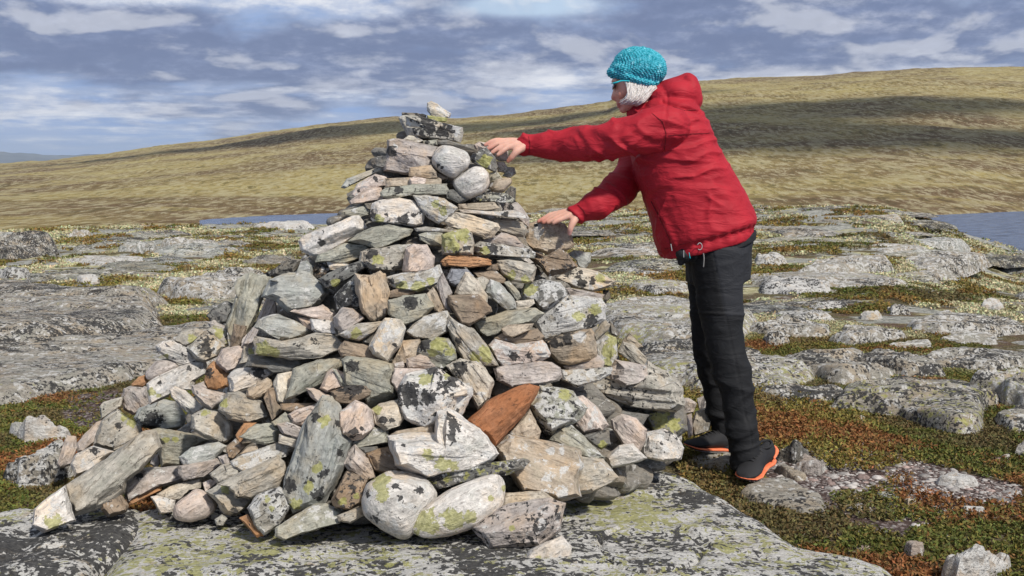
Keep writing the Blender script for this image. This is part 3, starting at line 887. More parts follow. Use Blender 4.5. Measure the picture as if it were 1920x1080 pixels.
232,728 245,725 277,725 284,756 262,768 250,779 233,766 228,746|m|k0 w1 z3 s2.2|grooved grey cone-shaped stone below the flat orange plate
187,763 195,754 232,743 227,761 190,786|g|k3 w2 z-2|dark-edged stone at the far left rim
175,834 190,790 220,767 260,798 268,813 228,841 210,849|g|k2 w2 z4 Y235,780,9 Y247,792,9 K222,800,8|angular grey stone with a yellow lichen strip at the left
145,831 180,793 193,788 185,822 155,849 147,846|m|k0 w2 z1 s1.6|grey slab behind the yellow-striped stone at the far left
122,911 160,885 200,860 265,812 290,811 303,838 265,881 235,901 233,921 180,953 140,966|g|k0 w1 z7 s1.8|very large leaning grey slab at the lower left
133,871 145,850 175,837 214,848 190,866 160,888 140,894|w|k1 w3 z2 K180,850,9|white stone with a black hollow behind the large leaning slab
107,871 125,817 142,820 146,841 132,871 112,878|m|k1 w1 z0|pointed buff stone at the far left edge
60,986 65,955 95,930 122,911 136,963 142,976 83,997|w|k2 w3 z3 Y100,978,16|low white stone with yellow lichen at the far left foot
190,931 193,915 215,912 241,948 237,959 203,969 190,956|b|k3 w3 z8|small grey-brown stone in front of the large leaning slab
235,921 240,895 265,880 334,874 348,900 300,913 255,936 240,943|m|k1 w3 z3 K262,893,8 s1.4|long pinkish slab under the pale oval plate, lower left
237,937 270,922 305,910 302,919 245,947|o|k2 z1 s2|thin brown plate beneath the long pinkish slab
1279,748 1290,746 1306,756 1300,773 1284,776|m|k1 w2 z0|small buff stone at the right end of the overhanging slab
1286,780 1297,775 1299,816 1290,821|p|k0 z0|narrow pinkish stone between the cairn and the far shoe
1297,795 1305,772 1325,765 1334,790 1328,808 1300,817|g|k2 w3 z-2|grey stone behind the far shoe
1307,748 1322,741 1336,741 1337,768 1312,770|m|k1 z-6|small flat grey stone behind the trouser leg
1166,640 1180,625 1205,650 1190,660 1168,655|g|k3 w3 z-4|small grey stone on the right flank under the yellow-green stone
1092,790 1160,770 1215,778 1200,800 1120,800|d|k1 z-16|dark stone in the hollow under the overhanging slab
"""
for i, line in enumerate([l for l in CAIRN.strip().splitlines() if l.strip()]):
    build_stone(line, i)

# rubble that fills the inside of the heap and its far side
def rubble():
    V, F, C = [], [], []
    base = 0
    r2 = random.Random(5)
    bm = bmesh.new()
    bmesh.ops.create_icosphere(bm, subdivisions=3, radius=1)
    ico = np.array([v.co[:] for v in bm.verts])
    icf = np.array([[v.index for v in f.verts] for f in bm.faces])
    bm.free()
    n = 0
    for z in np.arange(0.12, 1.36, 0.052):
        rad = float(cone_r(z))
        for q, rr in enumerate((rad - 0.15, rad - 0.27)):
            if rr < 0.03:
                continue
            m = max(3, int(2 * math.pi * rr / 0.088))
            for k in range(m):
                an = 2 * math.pi * (k + r2.random()) / m
                dxx, dyy = math.cos(an), math.sin(an)
                rk = rr
                if dyy > 0.15:
                    rk = rr + 0.10 * min(1, (dyy - 0.15) * 2)
                c = np.array([CX + dxx * rk, CY + dyy * rk, z + r2.uniform(-.02, .02)])
                s = np.array([r2.uniform(.06, .105), r2.uniform(.05, .08), r2.uniform(.028, .052)])
                p = ico * s
                for _ in range(6):
                    nn = np.array([r2.gauss(0, 1), r2.gauss(0, 1), r2.gauss(0, 1)])
                    nn /= np.linalg.norm(nn)
                    sp = p @ nn
                    p = p - np.clip(sp - sp.max() * r2.uniform(.6, .85), 0, None)[:, None] * nn
                e = Matrix.Rotation(an + r2.uniform(-.5, .5), 3, 'Z') @ Matrix.Rotation(r2.uniform(-.3, .3), 3, 'X') @ Matrix.Rotation(r2.uniform(-.3, .3), 3, 'Y')
                p = p @ np.array(e).T + c
                V.append(p)
                F.append(icf + base)
                base += len(p)
                n += 1
    V = np.concatenate(V)
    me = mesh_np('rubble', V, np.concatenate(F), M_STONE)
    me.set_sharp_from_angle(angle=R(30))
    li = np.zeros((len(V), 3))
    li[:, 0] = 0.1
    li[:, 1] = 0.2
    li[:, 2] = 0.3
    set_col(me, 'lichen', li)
    o = link('rubble', me, label='small stones packed deep between the cairn stones, coloured dark for the shade in the gaps', cat='rubble', kind='stuff')
    o.color = (0.24, 0.225, 0.20, 1)  # darker than the outer stones: shade of the gaps put into the colour


rubble()
# ------------------------------------------------------------------ terrain
def curve(pts):
    xs = np.array([p[0] for p in pts], float)
    ys = np.array([p[1] for p in pts], float)
    return lambda x: np.interp(x, xs, ys)


Y_EDGE = curve([(-900, 445), (0, 432), (200, 424), (350, 422), (640, 420), (700, 414), (1080, 396), (1200, 389), (1400, 387), (1650, 388), (1700, 396), (1735, 408),
                (1800, 432), (1860, 450), (1920, 470), (2100, 500), (2800, 520)])
Y_SHORE = curve([(-900, 425), (0, 420), (350, 415), (372, 413), (500, 405), (640, 400), (1000, 401), (1700, 405), (1760, 404), (1920, 397), (2800, 390)])
Y_SKY = curve([(-900, 345), (-200, 322), (0, 307), (100, 299), (200, 288), (300, 273), (400, 262), (500, 247), (620, 231), (740, 219), (860, 222), (940, 216),
               (1040, 203), (1100, 196), (1140, 190), (1180, 172), (1230, 160), (1320, 151), (1400, 146), (1500, 143), (1600, 136), (1700, 130), (1800, 127),
               (1920, 125), (2400, 118), (3000, 140)])
R_EDGE = 26.0
Z_LAKE = -15.0


def te(px, py):
    X = (px - 960) / FPX
    Yc = (540 - py) / FPX
    a = CP + Yc * SP
    return (-SP + Yc * CP) / np.hypot(X, a)


def ground_z(x, y):
    x = np.asarray(x, float)
    y = np.asarray(y, float)
    r = np.hypot(x, y)
    az_ = np.arctan2(x, np.maximum(y, 1e-6))
    az_ = np.clip(az_, -1.0, 1.0)
    px = 960 + FPX * np.tan(az_) / 0.99
    ze = CAM_H + R_EDGE * te(px, Y_EDGE(px))
    rs = np.maximum((Z_LAKE - CAM_H) / te(px, Y_SHORE(px)), 60)
    p3 = np.stack([x, y, 0 * x], -1)
    # plateau
    n1 = fbm(p3 * 0.55, 4, 3)
    n2 = fbm(p3 * np.array([1.6, 2.6, 1]) + 5, 4, 9)
    amp = 0.012 + 0.07 * smooth(5, 18, r) - 0.04 * smooth(18, 26, r)
    zp = ze * smooth(6, R_EDGE, r) + amp * n1 + (0.010 + 0.06 * smooth(7, 20, r)) * n2 - 0.02
    # fall to the lake basin
    u = np.clip((r - R_EDGE) / 75, 0, 1) ** 0.75
    zlow = Z_LAKE - 1.0 + 0 * r
    land = smooth(430, 330, px)
    zlow = zlow + 1.5 * land
    z = zp * (1 - u) + zlow * u
    # hillside beyond the shore
    rk = 1500 + 300 * smooth(900, 0, px)
    v = np.clip((r - rs) / (rk - rs), 0, 1.35)
    ls = np.clip(v, 0, 1.4)
    prof = 0.62 * v + 0.38 * smooth(0, 1, v)
    zk = CAM_H + rk * te(px, Y_SKY(px))
    zh = Z_LAKE + (zk - Z_LAKE) * prof
    und = fbm(p3 * 0.006 + 3, 4, 21) * 7.0 * smooth(0.05, 0.4, ls) * (1 - smooth(0.70, 0.97, ls)) * smooth(-200, 700, px)
    und2 = fbm(p3 * 0.03 + 3, 5, 22, 0.6) * 2.2 * smooth(0.03, 0.2, ls)
    zh = zh + und * 0.8 + und2
    beyond = np.clip(r - rk, 0, None)
    zh = np.where(r > rk, CAM_H + rk * te(px, Y_SKY(px)) - beyond * 0.10, zh)
    zh = np.maximum(zh, -94)
    w = smooth(rs * 0.985, rs * 1.01, r)
    return np.where(r > rs * 0.98, z * (1 - w) + np.maximum(zh, Z_LAKE - 0.3) * w, z)


def ground_z1(x, y):
    return float(ground_z(np.array([x]), np.array([y]))[0])


def land_material():
    m, nt, b = new_mat('tundra', rough=0.95, spec=0.1)
    pos = nt.node('ShaderNodeNewGeometry').outputs['Position']
    at = nt.node('ShaderNodeAttribute', attribute_name='cover', attribute_type='GEOMETRY')
    sp = nt.node('ShaderNodeSeparateColor')
    nt.l.new(at.outputs['Color'], sp.inputs[0])
    rockm, hill, grav = sp.outputs
    # ---- near heath
    n0 = nt.noise(pos, 0.9, 5, 0.6)
    n1 = nt.noise(nt.vmath('ADD', pos, (9, 4, 0)), 3.2, 6, 0.65)
    n2 = nt.noise(pos, 16, 6, 0.7)
    n3 = nt.noise(pos, 70, 4, 0.7)
    c = nt.mix(nt.mapr(n1, 0.38, 0.6), (0.095, 0.050, 0.040), (0.075, 0.072, 0.028))
    c = nt.mix(nt.mapr(n2, 0.46, 0.62), c, (0.13, 0.105, 0.045))
    c = nt.mix(nt.mapr(n3, 0.40, 0.32, 0, 0.8), c, (0.03, 0.022, 0.016))
    c = nt.mix(nt.mapr(n3, 0.5, 0.62, 0, 0.6), c, (0.30, 0.25, 0.19))
    # pale reindeer lichen mats, more of them farther off
    far = nt.mapr(nt.math('ADD', nt.mapr(grav, 0, 1, 0, -.5), 0.0), -1, 1)
    yy = nt.node('ShaderNodeSeparateXYZ')
    nt.l.new(pos, yy.inputs[0])
    dist = yy.outputs[1]
    pm = nt.noise(nt.mapping(pos, scale=(0.7, 1.3, 1)), 1.5, 6, 0.62)
    thr = nt.mapr(dist, 5, 12, 0.66, 0.50, False)
    pl = nt.mapr(nt.math('SUBTRACT', pm, thr), -0.01, 0.06)
    plc = nt.mix(nt.mapr(n2, 0.35, 0.6), (0.22, 0.20, 0.09), (0.52, 0.49, 0.31))
    c = nt.mix(pl, c, plc)
    # bedrock showing through
    rk = nt.noise(nt.mapping(pos, scale=(0.55, 1.2, 1)), 2.1, 8, 0.62, dist=0.4)
    rth = nt.mapr(rockm, 0, 1, 0.80, 0.43, False)
    rm = nt.mapr(nt.math('SUBTRACT', rk, rth), -0.008, 0.02)
    q1 = nt.noise(nt.mapping(pos, scale=(1, 2.4, 1)), 9, 7, 0.7)
    q2 = nt.noise(nt.mapping(pos, scale=(1, 1.8, 1)), 33, 5, 0.7)
    rc = nt.mix(nt.mapr(q1, 0.38, 0.62), (0.20, 0.20, 0.18), (0.46, 0.455, 0.41))
    rc = nt.mix(nt.mapr(q2, 0.54, 0.60, 0, 0.85), rc, (0.05, 0.05, 0.05))
    rc = nt.mix(nt.mapr(q2, 0.42, 0.34, 0, 0.6), rc, (0.42, 0.42, 0.22))
    c = nt.mix(rm, c, rc)
    # gravel patch
    vg = nt.vor(pos, 60)
    vgc = nt.vor(pos, 60, out='Color')
    gsep = nt.node('ShaderNodeSeparateColor')
    nt.l.new(vgc, gsep.inputs[0])
    gc = nt.mix(gsep.outputs[0], (0.11, 0.075, 0.068), (0.36, 0.32, 0.30))
    gc = nt.mix(nt.mapr(vg, 0.35, 0.6), gc, (0.07, 0.05, 0.045))
    gc = nt.mix(nt.mapr(n1, 0.45, 0.6, 0, 0.8), gc, (0.10, 0.065, 0.055))
    gm = nt.mapr(nt.math('ADD', grav, nt.math('MULTIPLY', nt.math('SUBTRACT', n2, 0.5), 0.9)), 0.40, 0.55)
    c = nt.mix(gm, c, gc)
    # ---- hillside
    hp = nt.mapping(pos, scale=(0.42, 0.55, 3.2), rot=(0, 0.05, 0))
    h1 = nt.noise(hp, 0.0075, 7, 0.62, dist=0.8)
    h2 = nt.noise(nt.vmath('ADD', hp, (50, 20, 3)), 0.024, 8, 0.68, dist=0.6)
    h3 = nt.noise(nt.mapping(pos, scale=(0.8, 0.30, 0.5), loc=(150, 20, 3)), 0.085, 9, 0.78, dist=0.3)
    h4 = nt.noise(nt.mapping(pos, scale=(1.0, 0.28, 0.6)), 0.33, 6, 0.75)
    hc = nt.mix(nt.mapr(h1, 0.38, 0.60), (0.16, 0.105, 0.065), (0.37, 0.30, 0.155))
    hc = nt.mix(nt.mapr(h2, 0.52, 0.60, 0, 0.85), hc, (0.46, 0.39, 0.19))
    hc = nt.mix(nt.mapr(h2, 0.47, 0.39, 0, 0.9), hc, (0.135, 0.082, 0.055))
    hc = nt.mix(nt.mapr(h3, 0.51, 0.58, 0, 0.8), hc, (0.44, 0.40, 0.27))
    hc = nt.mix(nt.mapr(h3, 0.45, 0.38, 0, 0.85), hc, (0.095, 0.080, 0.042))
    hc = nt.mix(nt.mapr(h4, 0.52, 0.56, 0, 0.8), hc, (0.54, 0.50, 0.38))
    hc = nt.mix(nt.mapr(h4, 0.46, 0.38, 0, 0.75), hc, (0.065, 0.06, 0.028))
    hc = nt.mix(0.30, hc, nt.mix(nt.mapr(h1, 0.40, 0.60), (0.17, 0.12, 0.07), (0.33, 0.28, 0.115)))
    hc = nt.mix(1.0, hc, (0.86, 0.83, 0.70), 'MULTIPLY')
    c = nt.mix(hill, c, hc)
    nt.l.new(c, b.inputs['Base Color'])
    nb = nt.bump(nt.math('ADD', nt.math('MULTIPLY', n2, 1.0), nt.math('MULTIPLY', n3, 0.4)), 0.8, 0.03)
    nb2 = nt.bump(nt.math('ADD', nt.math('MULTIPLY', h3, 2.0), h4), 0.7, 0.6)
    mx = nt.node('ShaderNodeMix', data_type='VECTOR')
    nt.put(mx.inputs[0], hill)
    nt.l.new(nb, mx.inputs[4])
    nt.l.new(nb2, mx.inputs[5])
    nt.l.new(mx.outputs[1], b.inputs['Normal'])
    return m


# places (photo points on the ground, clockwise) without plants
def on_poly(pts, z=0.0):
    return [tuple(P_on(px, py, z)[:2]) for px, py in pts]


def in_poly(x, y, poly):
    ins = np.zeros(x.shape, bool)
    n = len(poly)
    for i in range(n):
        x1, y1 = poly[i]
        x2, y2 = poly[(i + 1) % n]
        cond = ((y1 > y) != (y2 > y))
        with np.errstate(divide='ignore', invalid='ignore'):
            xi = (x2 - x1) * (y - y1) / (y2 - y1 + 1e-12) + x1
        ins ^= cond & (x < xi)
    return ins


GRAVEL = on_poly([(1430, 850), (1560, 838), (1700, 850), (1840, 885), (1925, 905), (1925, 935), (1800, 950), (1690, 1000), (1600, 975), (1520, 925), (1440, 905)])
SOIL = on_poly([(130, 735), (235, 722), (235, 755), (200, 790), (150, 800), (110, 775)])


def build_land():
    naz = 620
    azs = np.linspace(R(-50), R(50), naz)
    rr = np.concatenate([np.geomspace(0.7, 30, 330), np.geomspace(30.4, 6500, 300)])
    A, RR = np.meshgrid(azs, rr)
    x = RR * np.sin(A)
    y = RR * np.cos(A)
    z = ground_z(x, y)
    co = np.stack([x, y, z], -1).reshape(-1, 3)
    me = mesh_np('ground', co, grid_faces(len(rr), naz)[:, ::-1], land_material())
    X, Y = x.ravel(), y.ravel()
    r = RR.ravel()
    cov = np.zeros((len(co), 3))
    cov[:, 0] = 0.62 * smooth(4.4, 6.5, r) + 0.26 * smooth(9, 20, r) + 0.08
    cov[:, 1] = smooth(34, 60, r)
    g = in_poly(X, Y, GRAVEL).astype(float) + 0.7 * in_poly(X, Y, SOIL)
    # soften the mask by averaging over the grid
    g = g.reshape(len(rr), naz)
    for _ in range(3):
        g = (g + np.roll(g, 1, 0) + np.roll(g, -1, 0) + np.roll(g, 1, 1) + np.roll(g, -1, 1)) / 5
    cov[:, 2] = g.ravel()
    cov[:, 0] *= (1 - cov[:, 2])
    set_col(me, 'cover', cov)
    link('ground', me, kind='structure')


build_land()

# water of the two arms of the lake
m, nt, b = new_mat('lake_water', (0.045, 0.085, 0.17), rough=0.22, spec=0.5)
pos = nt.node('ShaderNodeNewGeometry').outputs['Position']
wn = nt.noise(nt.mapping(pos, scale=(0.35, 1.0, 1)), 0.9, 5, 0.65)
nt.l.new(nt.bump(wn, 0.9, 0.5), b.inputs['Normal'])
nt.l.new(nt.mix(nt.mapr(wn, 0.4, 0.62), (0.03, 0.055, 0.12), (0.13, 0.18, 0.30)), b.inputs['Base Color'])
xs = np.linspace(-420, 420, 30)
ys = np.linspace(60, 520, 30)
Xg, Yg = np.meshgrid(xs, ys)
me = mesh_np('water', np.stack([Xg, Yg, 0 * Xg + Z_LAKE], -1).reshape(-1, 3), grid_faces(30, 30), m)
link('water', me, kind='structure')

# far blue mountains beyond the plain at the left
def far_mountains():
    m, nt, b = new_mat('far_mountain', rough=1.0, spec=0.0)
    pos = nt.node('ShaderNodeNewGeometry').outputs['Position']
    n = nt.noise(pos, 0.0012, 5, 0.6)
    nt.l.new(nt.mix(nt.mapr(n, .4, .6), (0.07, 0.08, 0.09), (0.13, 0.14, 0.14)), b.inputs['Base Color'])
    na = 260
    a_ = np.linspace(R(-42), R(2), na)
    px = 960 + FPX * np.tan(a_)
    nn = fbm(np.stack([px * 0.012, 0 * px, 0 * px], -1), 5, 77)
    top = 288 - 16 * nn + 0.004 * np.abs(px - 60)
    D = 21000.0
    rows = []
    for k, (dd, f) in enumerate([(0.86, 0.0), (0.93, 0.45), (1.0, 1.0), (1.08, 0.5), (1.2, 0.0)]):
        rr = D * dd
        zt = CAM_H + D * te(px, top)
        zz = -120 + (zt + 120) * f
        rows.append(np.stack([rr * np.sin(a_), rr * np.cos(a_), zz], -1))
    co = np.concatenate(rows)
    me = mesh_np('hills', co, grid_faces(5, na)[:, ::-1], m)
    link('distant_mountains', me, kind='structure')
    # low plain in front of them
    m2, nt, b = new_mat('far_plain', (0.10, 0.12, 0.13), rough=1.0, spec=0.0)
    me = mesh_np('plain', np.array([[-30000, 1200, -95], [9000, 1200, -95], [9000, 26000, -95], [-30000, 26000, -95.]]), np.array([[0, 1, 2, 3]]), m2)
    link('plain', me, kind='structure')


far_mountains()


# unseen clouds added above the fell to cast shadows on the hillside
def hill_point(px, py):
    d = ray(px, py)
    Y = np.geomspace(120, 2600, 900)
    zz = CAM_H + d[2] * Y
    g = ground_z(d[0] * Y, Y)
    k = np.argmax(zz < g)
    return Vector((d[0] * Y[k], Y[k], g[k]))


def shadow_cloud(px, py, wx, wy, wz, seed, alt=620):
    m = bpy.data.materials.get('shadow_cloud')
    if m is None:
        m, nt, b = new_mat('shadow_cloud', (0.85, 0.85, 0.87), rough=1.0, spec=0.0)
    h = hill_point(px, py)
    t = alt / sun_dir.z
    c = h + sun_dir * t
    bm = bmesh.new()
    bmesh.ops.create_icosphere(bm, subdivisions=5, radius=1)
    co = np.array([v.co[:] for v in bm.verts])
    f = np.array([[v.index for v in q.verts] for q in bm.faces])
    bm.free()
    n = fbm(co * 1.7 + seed, 5, seed)
    co = co * (1 + 0.55 * n)[:, None] * np.array([wx, wy, wz])
    co[:, 2] = np.where(co[:, 2] < -wz * 0.25, -wz * 0.25 + (co[:, 2] + wz * .25) * 0.15, co[:, 2])
    link('shadow_cloud', mesh_np('shadow_cloud', co, f, m), loc=c, kind='structure')


shadow_cloud(1440, 215, 190, 95, 50, 3)
shadow_cloud(1660, 262, 170, 60, 40, 13)
shadow_cloud(1290, 250, 130, 75, 40, 4)
shadow_cloud(830, 240, 240, 90, 40, 5)
shadow_cloud(500, 262, 240, 60, 30, 6)
shadow_cloud(1850, 262, 120, 60, 30, 8)


# ------------------------------------------------------------------ bedrock outcrops and loose rocks
def outcrop_mesh(poly, h, seed, nth=120, nr=40, p=5.0, tilt=(0, 0), rough=1.0, zb=-0.12):
    c, th, rr = radial(poly, nth)
    rr = rr * 0.7 + 0.15 * np.roll(rr, 1) + 0.15 * np.roll(rr, -1)
    size = math.sqrt(np.prod(np.ptp(np.array(poly), axis=0)))
    t = np.linspace(0, 1, nr) ** 0.8
    wob = 1 + (0.05 if zb < -0.2 else 0.18) * fbm(np.stack([np.cos(th) * 2.2 + seed, np.sin(th) * 2.2, 0 * th], -1), 5, seed)
    x = c[0] + t[:, None] * (rr * wob)[None, :] * np.cos(th)
    y = c[1] + t[:, None] * (rr * wob)[None, :] * np.sin(th)
    P3 = np.stack([x, y, 0 * x], -1)
    n1 = fbm(P3 * np.array([1.2, 2.0, 1]) / max(size, .3) * 2.2 + seed, 5, seed)
    # stepped layers of schist
    lay = P3 * np.array([0.5, 1.4, 1]) / max(size, .3) * 3.0 + seed * 2.0
    n2 = fbm(lay, 3, seed + 3)
    q = n2 * 5
    step = np.floor(q) + smooth(0.35, 0.65, q - np.floor(q))
    n3 = fbm(P3 * 9.0 + seed, 4, seed + 9)
    edge = (t[:, None] ** p) * (1 + (0.15 if zb < -0.2 else 0.6) * n1)
    # undercut: height drops to below ground
    z = h * (1 - np.clip(edge, 0, 1)) + zb * np.clip(edge, 0, 1)
    mask = (1 - t[:, None] ** 6)
    z = z + mask * (0.30 * h * n1 * rough + (0.18 if zb < -0.2 else 0.11) * h * step * rough + min(0.03, 0.20 * h) * n3)
    z = z + (x - c[0]) * tilt[0] + (y - c[1]) * tilt[1]
    if zb > -0.2:
        top = h * (0.58 + 0.30 * n1 + 0.16 * step * rough + (x - c[0]) / max(size, .1) * 0.25 * math.sin(seed * 1.7))
        z = np.minimum(z, top + 0.3 * (z - top)) / 0.72
        if nth > 200:
            jn = np.abs(fbm(P3 * np.array([0.7, 1.5, 1]) + seed * 1.3, 3, 88 + seed))
            z = z - 0.03 * np.exp(-(jn / 0.012) ** 2) * mask
    else:
        # joints running through the slab
        jn = np.abs(fbm(P3 * np.array([0.9, 0.5, 1]) + 4.2, 3, 88))
        z = z - 0.022 * np.exp(-(jn / 0.006) ** 2)
        j2 = np.abs(vnoise(P3 * np.array([0.35, 1.6, 1]) + 9.1, 91))
        z = z - 0.018 * np.exp(-(j2 / 0.02) ** 2) * mask
    co = np.stack([x, y, z], -1).reshape(-1, 3)
    return c, co, grid_faces(nr, nth, wrap=True)[:, ::-1]


def outcrop(spec, idx):
    pts, hh, p, tone, lich, tilt, name, cat, group, label = [s.strip() for s in spec.split('|')]
    pts = [tuple(float(v) for v in t.split(',')) for t in pts.split()]
    h = float(hh)
    if name == 'rock_outcrop':
        h *= 0.6
    cy = sum(q[1] for q in pts) / len(pts)
    zoff = 0
    plan = []
    for q in pts:
        zz = h * 0.85 if q[1] < cy else h * 0.15
        w = P_on(q[0], q[1], zz)
        plan.append((w.x, w.y))
    mx_, my_ = np.mean([q[0] for q in plan]), np.mean([q[1] for q in plan])
    gz = 0.0
    yb, yt = max(q[1] for q in pts), min(q[1] for q in pts)
    wpx = max(q[0] for q in pts) - min(q[0] for q in pts)
    if (cy < 690 and (name == 'rock' or cy < 545)) or wpx < 62:
        # farther rocks: depth from their width, height from what shows above the ground
        xm = sum(q[0] for q in pts) / len(pts)
        for _ in range(3):
            w = P_on(xm, yb, gz)
            Yn = w.y
            gz = ground_z1(w.x, Yn + 0.1)
        wid = (max(q[0] for q in pts) - min(q[0] for q in pts)) / FPX * Yn
        dd = ray(xm, yt)[2]
        Yg = (gz - CAM_H) / dd if dd < -0.01 else 99
        D = min(1.3 * wid, max(0.1, (Yg - Yn) * 0.85))
        h = max(0.03, (CAM_H + dd * (Yn + 0.6 * D) - gz) * 0.68)
        plan = []
        for q in pts:
            Yq = Yn + D * (yb - q[1]) / (yb - yt)
            plan.append((ray(q[0], q[1])[0] * Yq, Yq))
    tl = tuple(float(v) for v in tilt.split(','))
    if name == 'rock_outcrop':
        cc_ = np.mean(np.array(plan), axis=0)
        plan = [tuple(cc_ + (np.array(q) - cc_) * 1.13) for q in plan]
    big = np.ptp(np.array(plan), axis=0).max()
    nth, nr = (260, 110) if big > 1.8 else ((160, 60) if big > 0.5 else (80, 32))
    c, co, f = outcrop_mesh(plan, h, idx * 7 + 3, nth, nr, 24.0 if name == 'bedrock_slab' else float(p) * 1.5, tl, 1.0, -0.3 if name == 'bedrock_slab' else -0.12)
    co = co - np.array([c[0], c[1], 0])
    me = mesh_np(name, co, f, M_BED)
    slab = name == 'bedrock_slab'
    me.set_sharp_from_angle(angle=R(50))
    ly, lk, lw = [int(v) / 10 for v in lich.split(',')]
    li = np.zeros((len(co), 3))
    nn = fbm(co * 2.2 + idx, 3, 5)
    li[:, 0], li[:, 1], li[:, 2] = ly + 0.3 * nn, lk * (1.0 if slab else 0.95) - 0.3 * nn, lw - (0 if slab else 0.1)
    set_col(me, 'lichen', np.clip(li, 0, 1))
    kw = dict(label=label, cat=cat, group=group or None) if cat != '-' else dict(kind='structure')
    o = link(name, me, loc=(c[0], c[1], gz), **kw)
    bb = PAL[tone]
    dk = 1.0 if slab else 0.78
    o.color = (bb[0] * dk, bb[1] * dk, bb[2] * dk, 1)
    return plan, gz, h


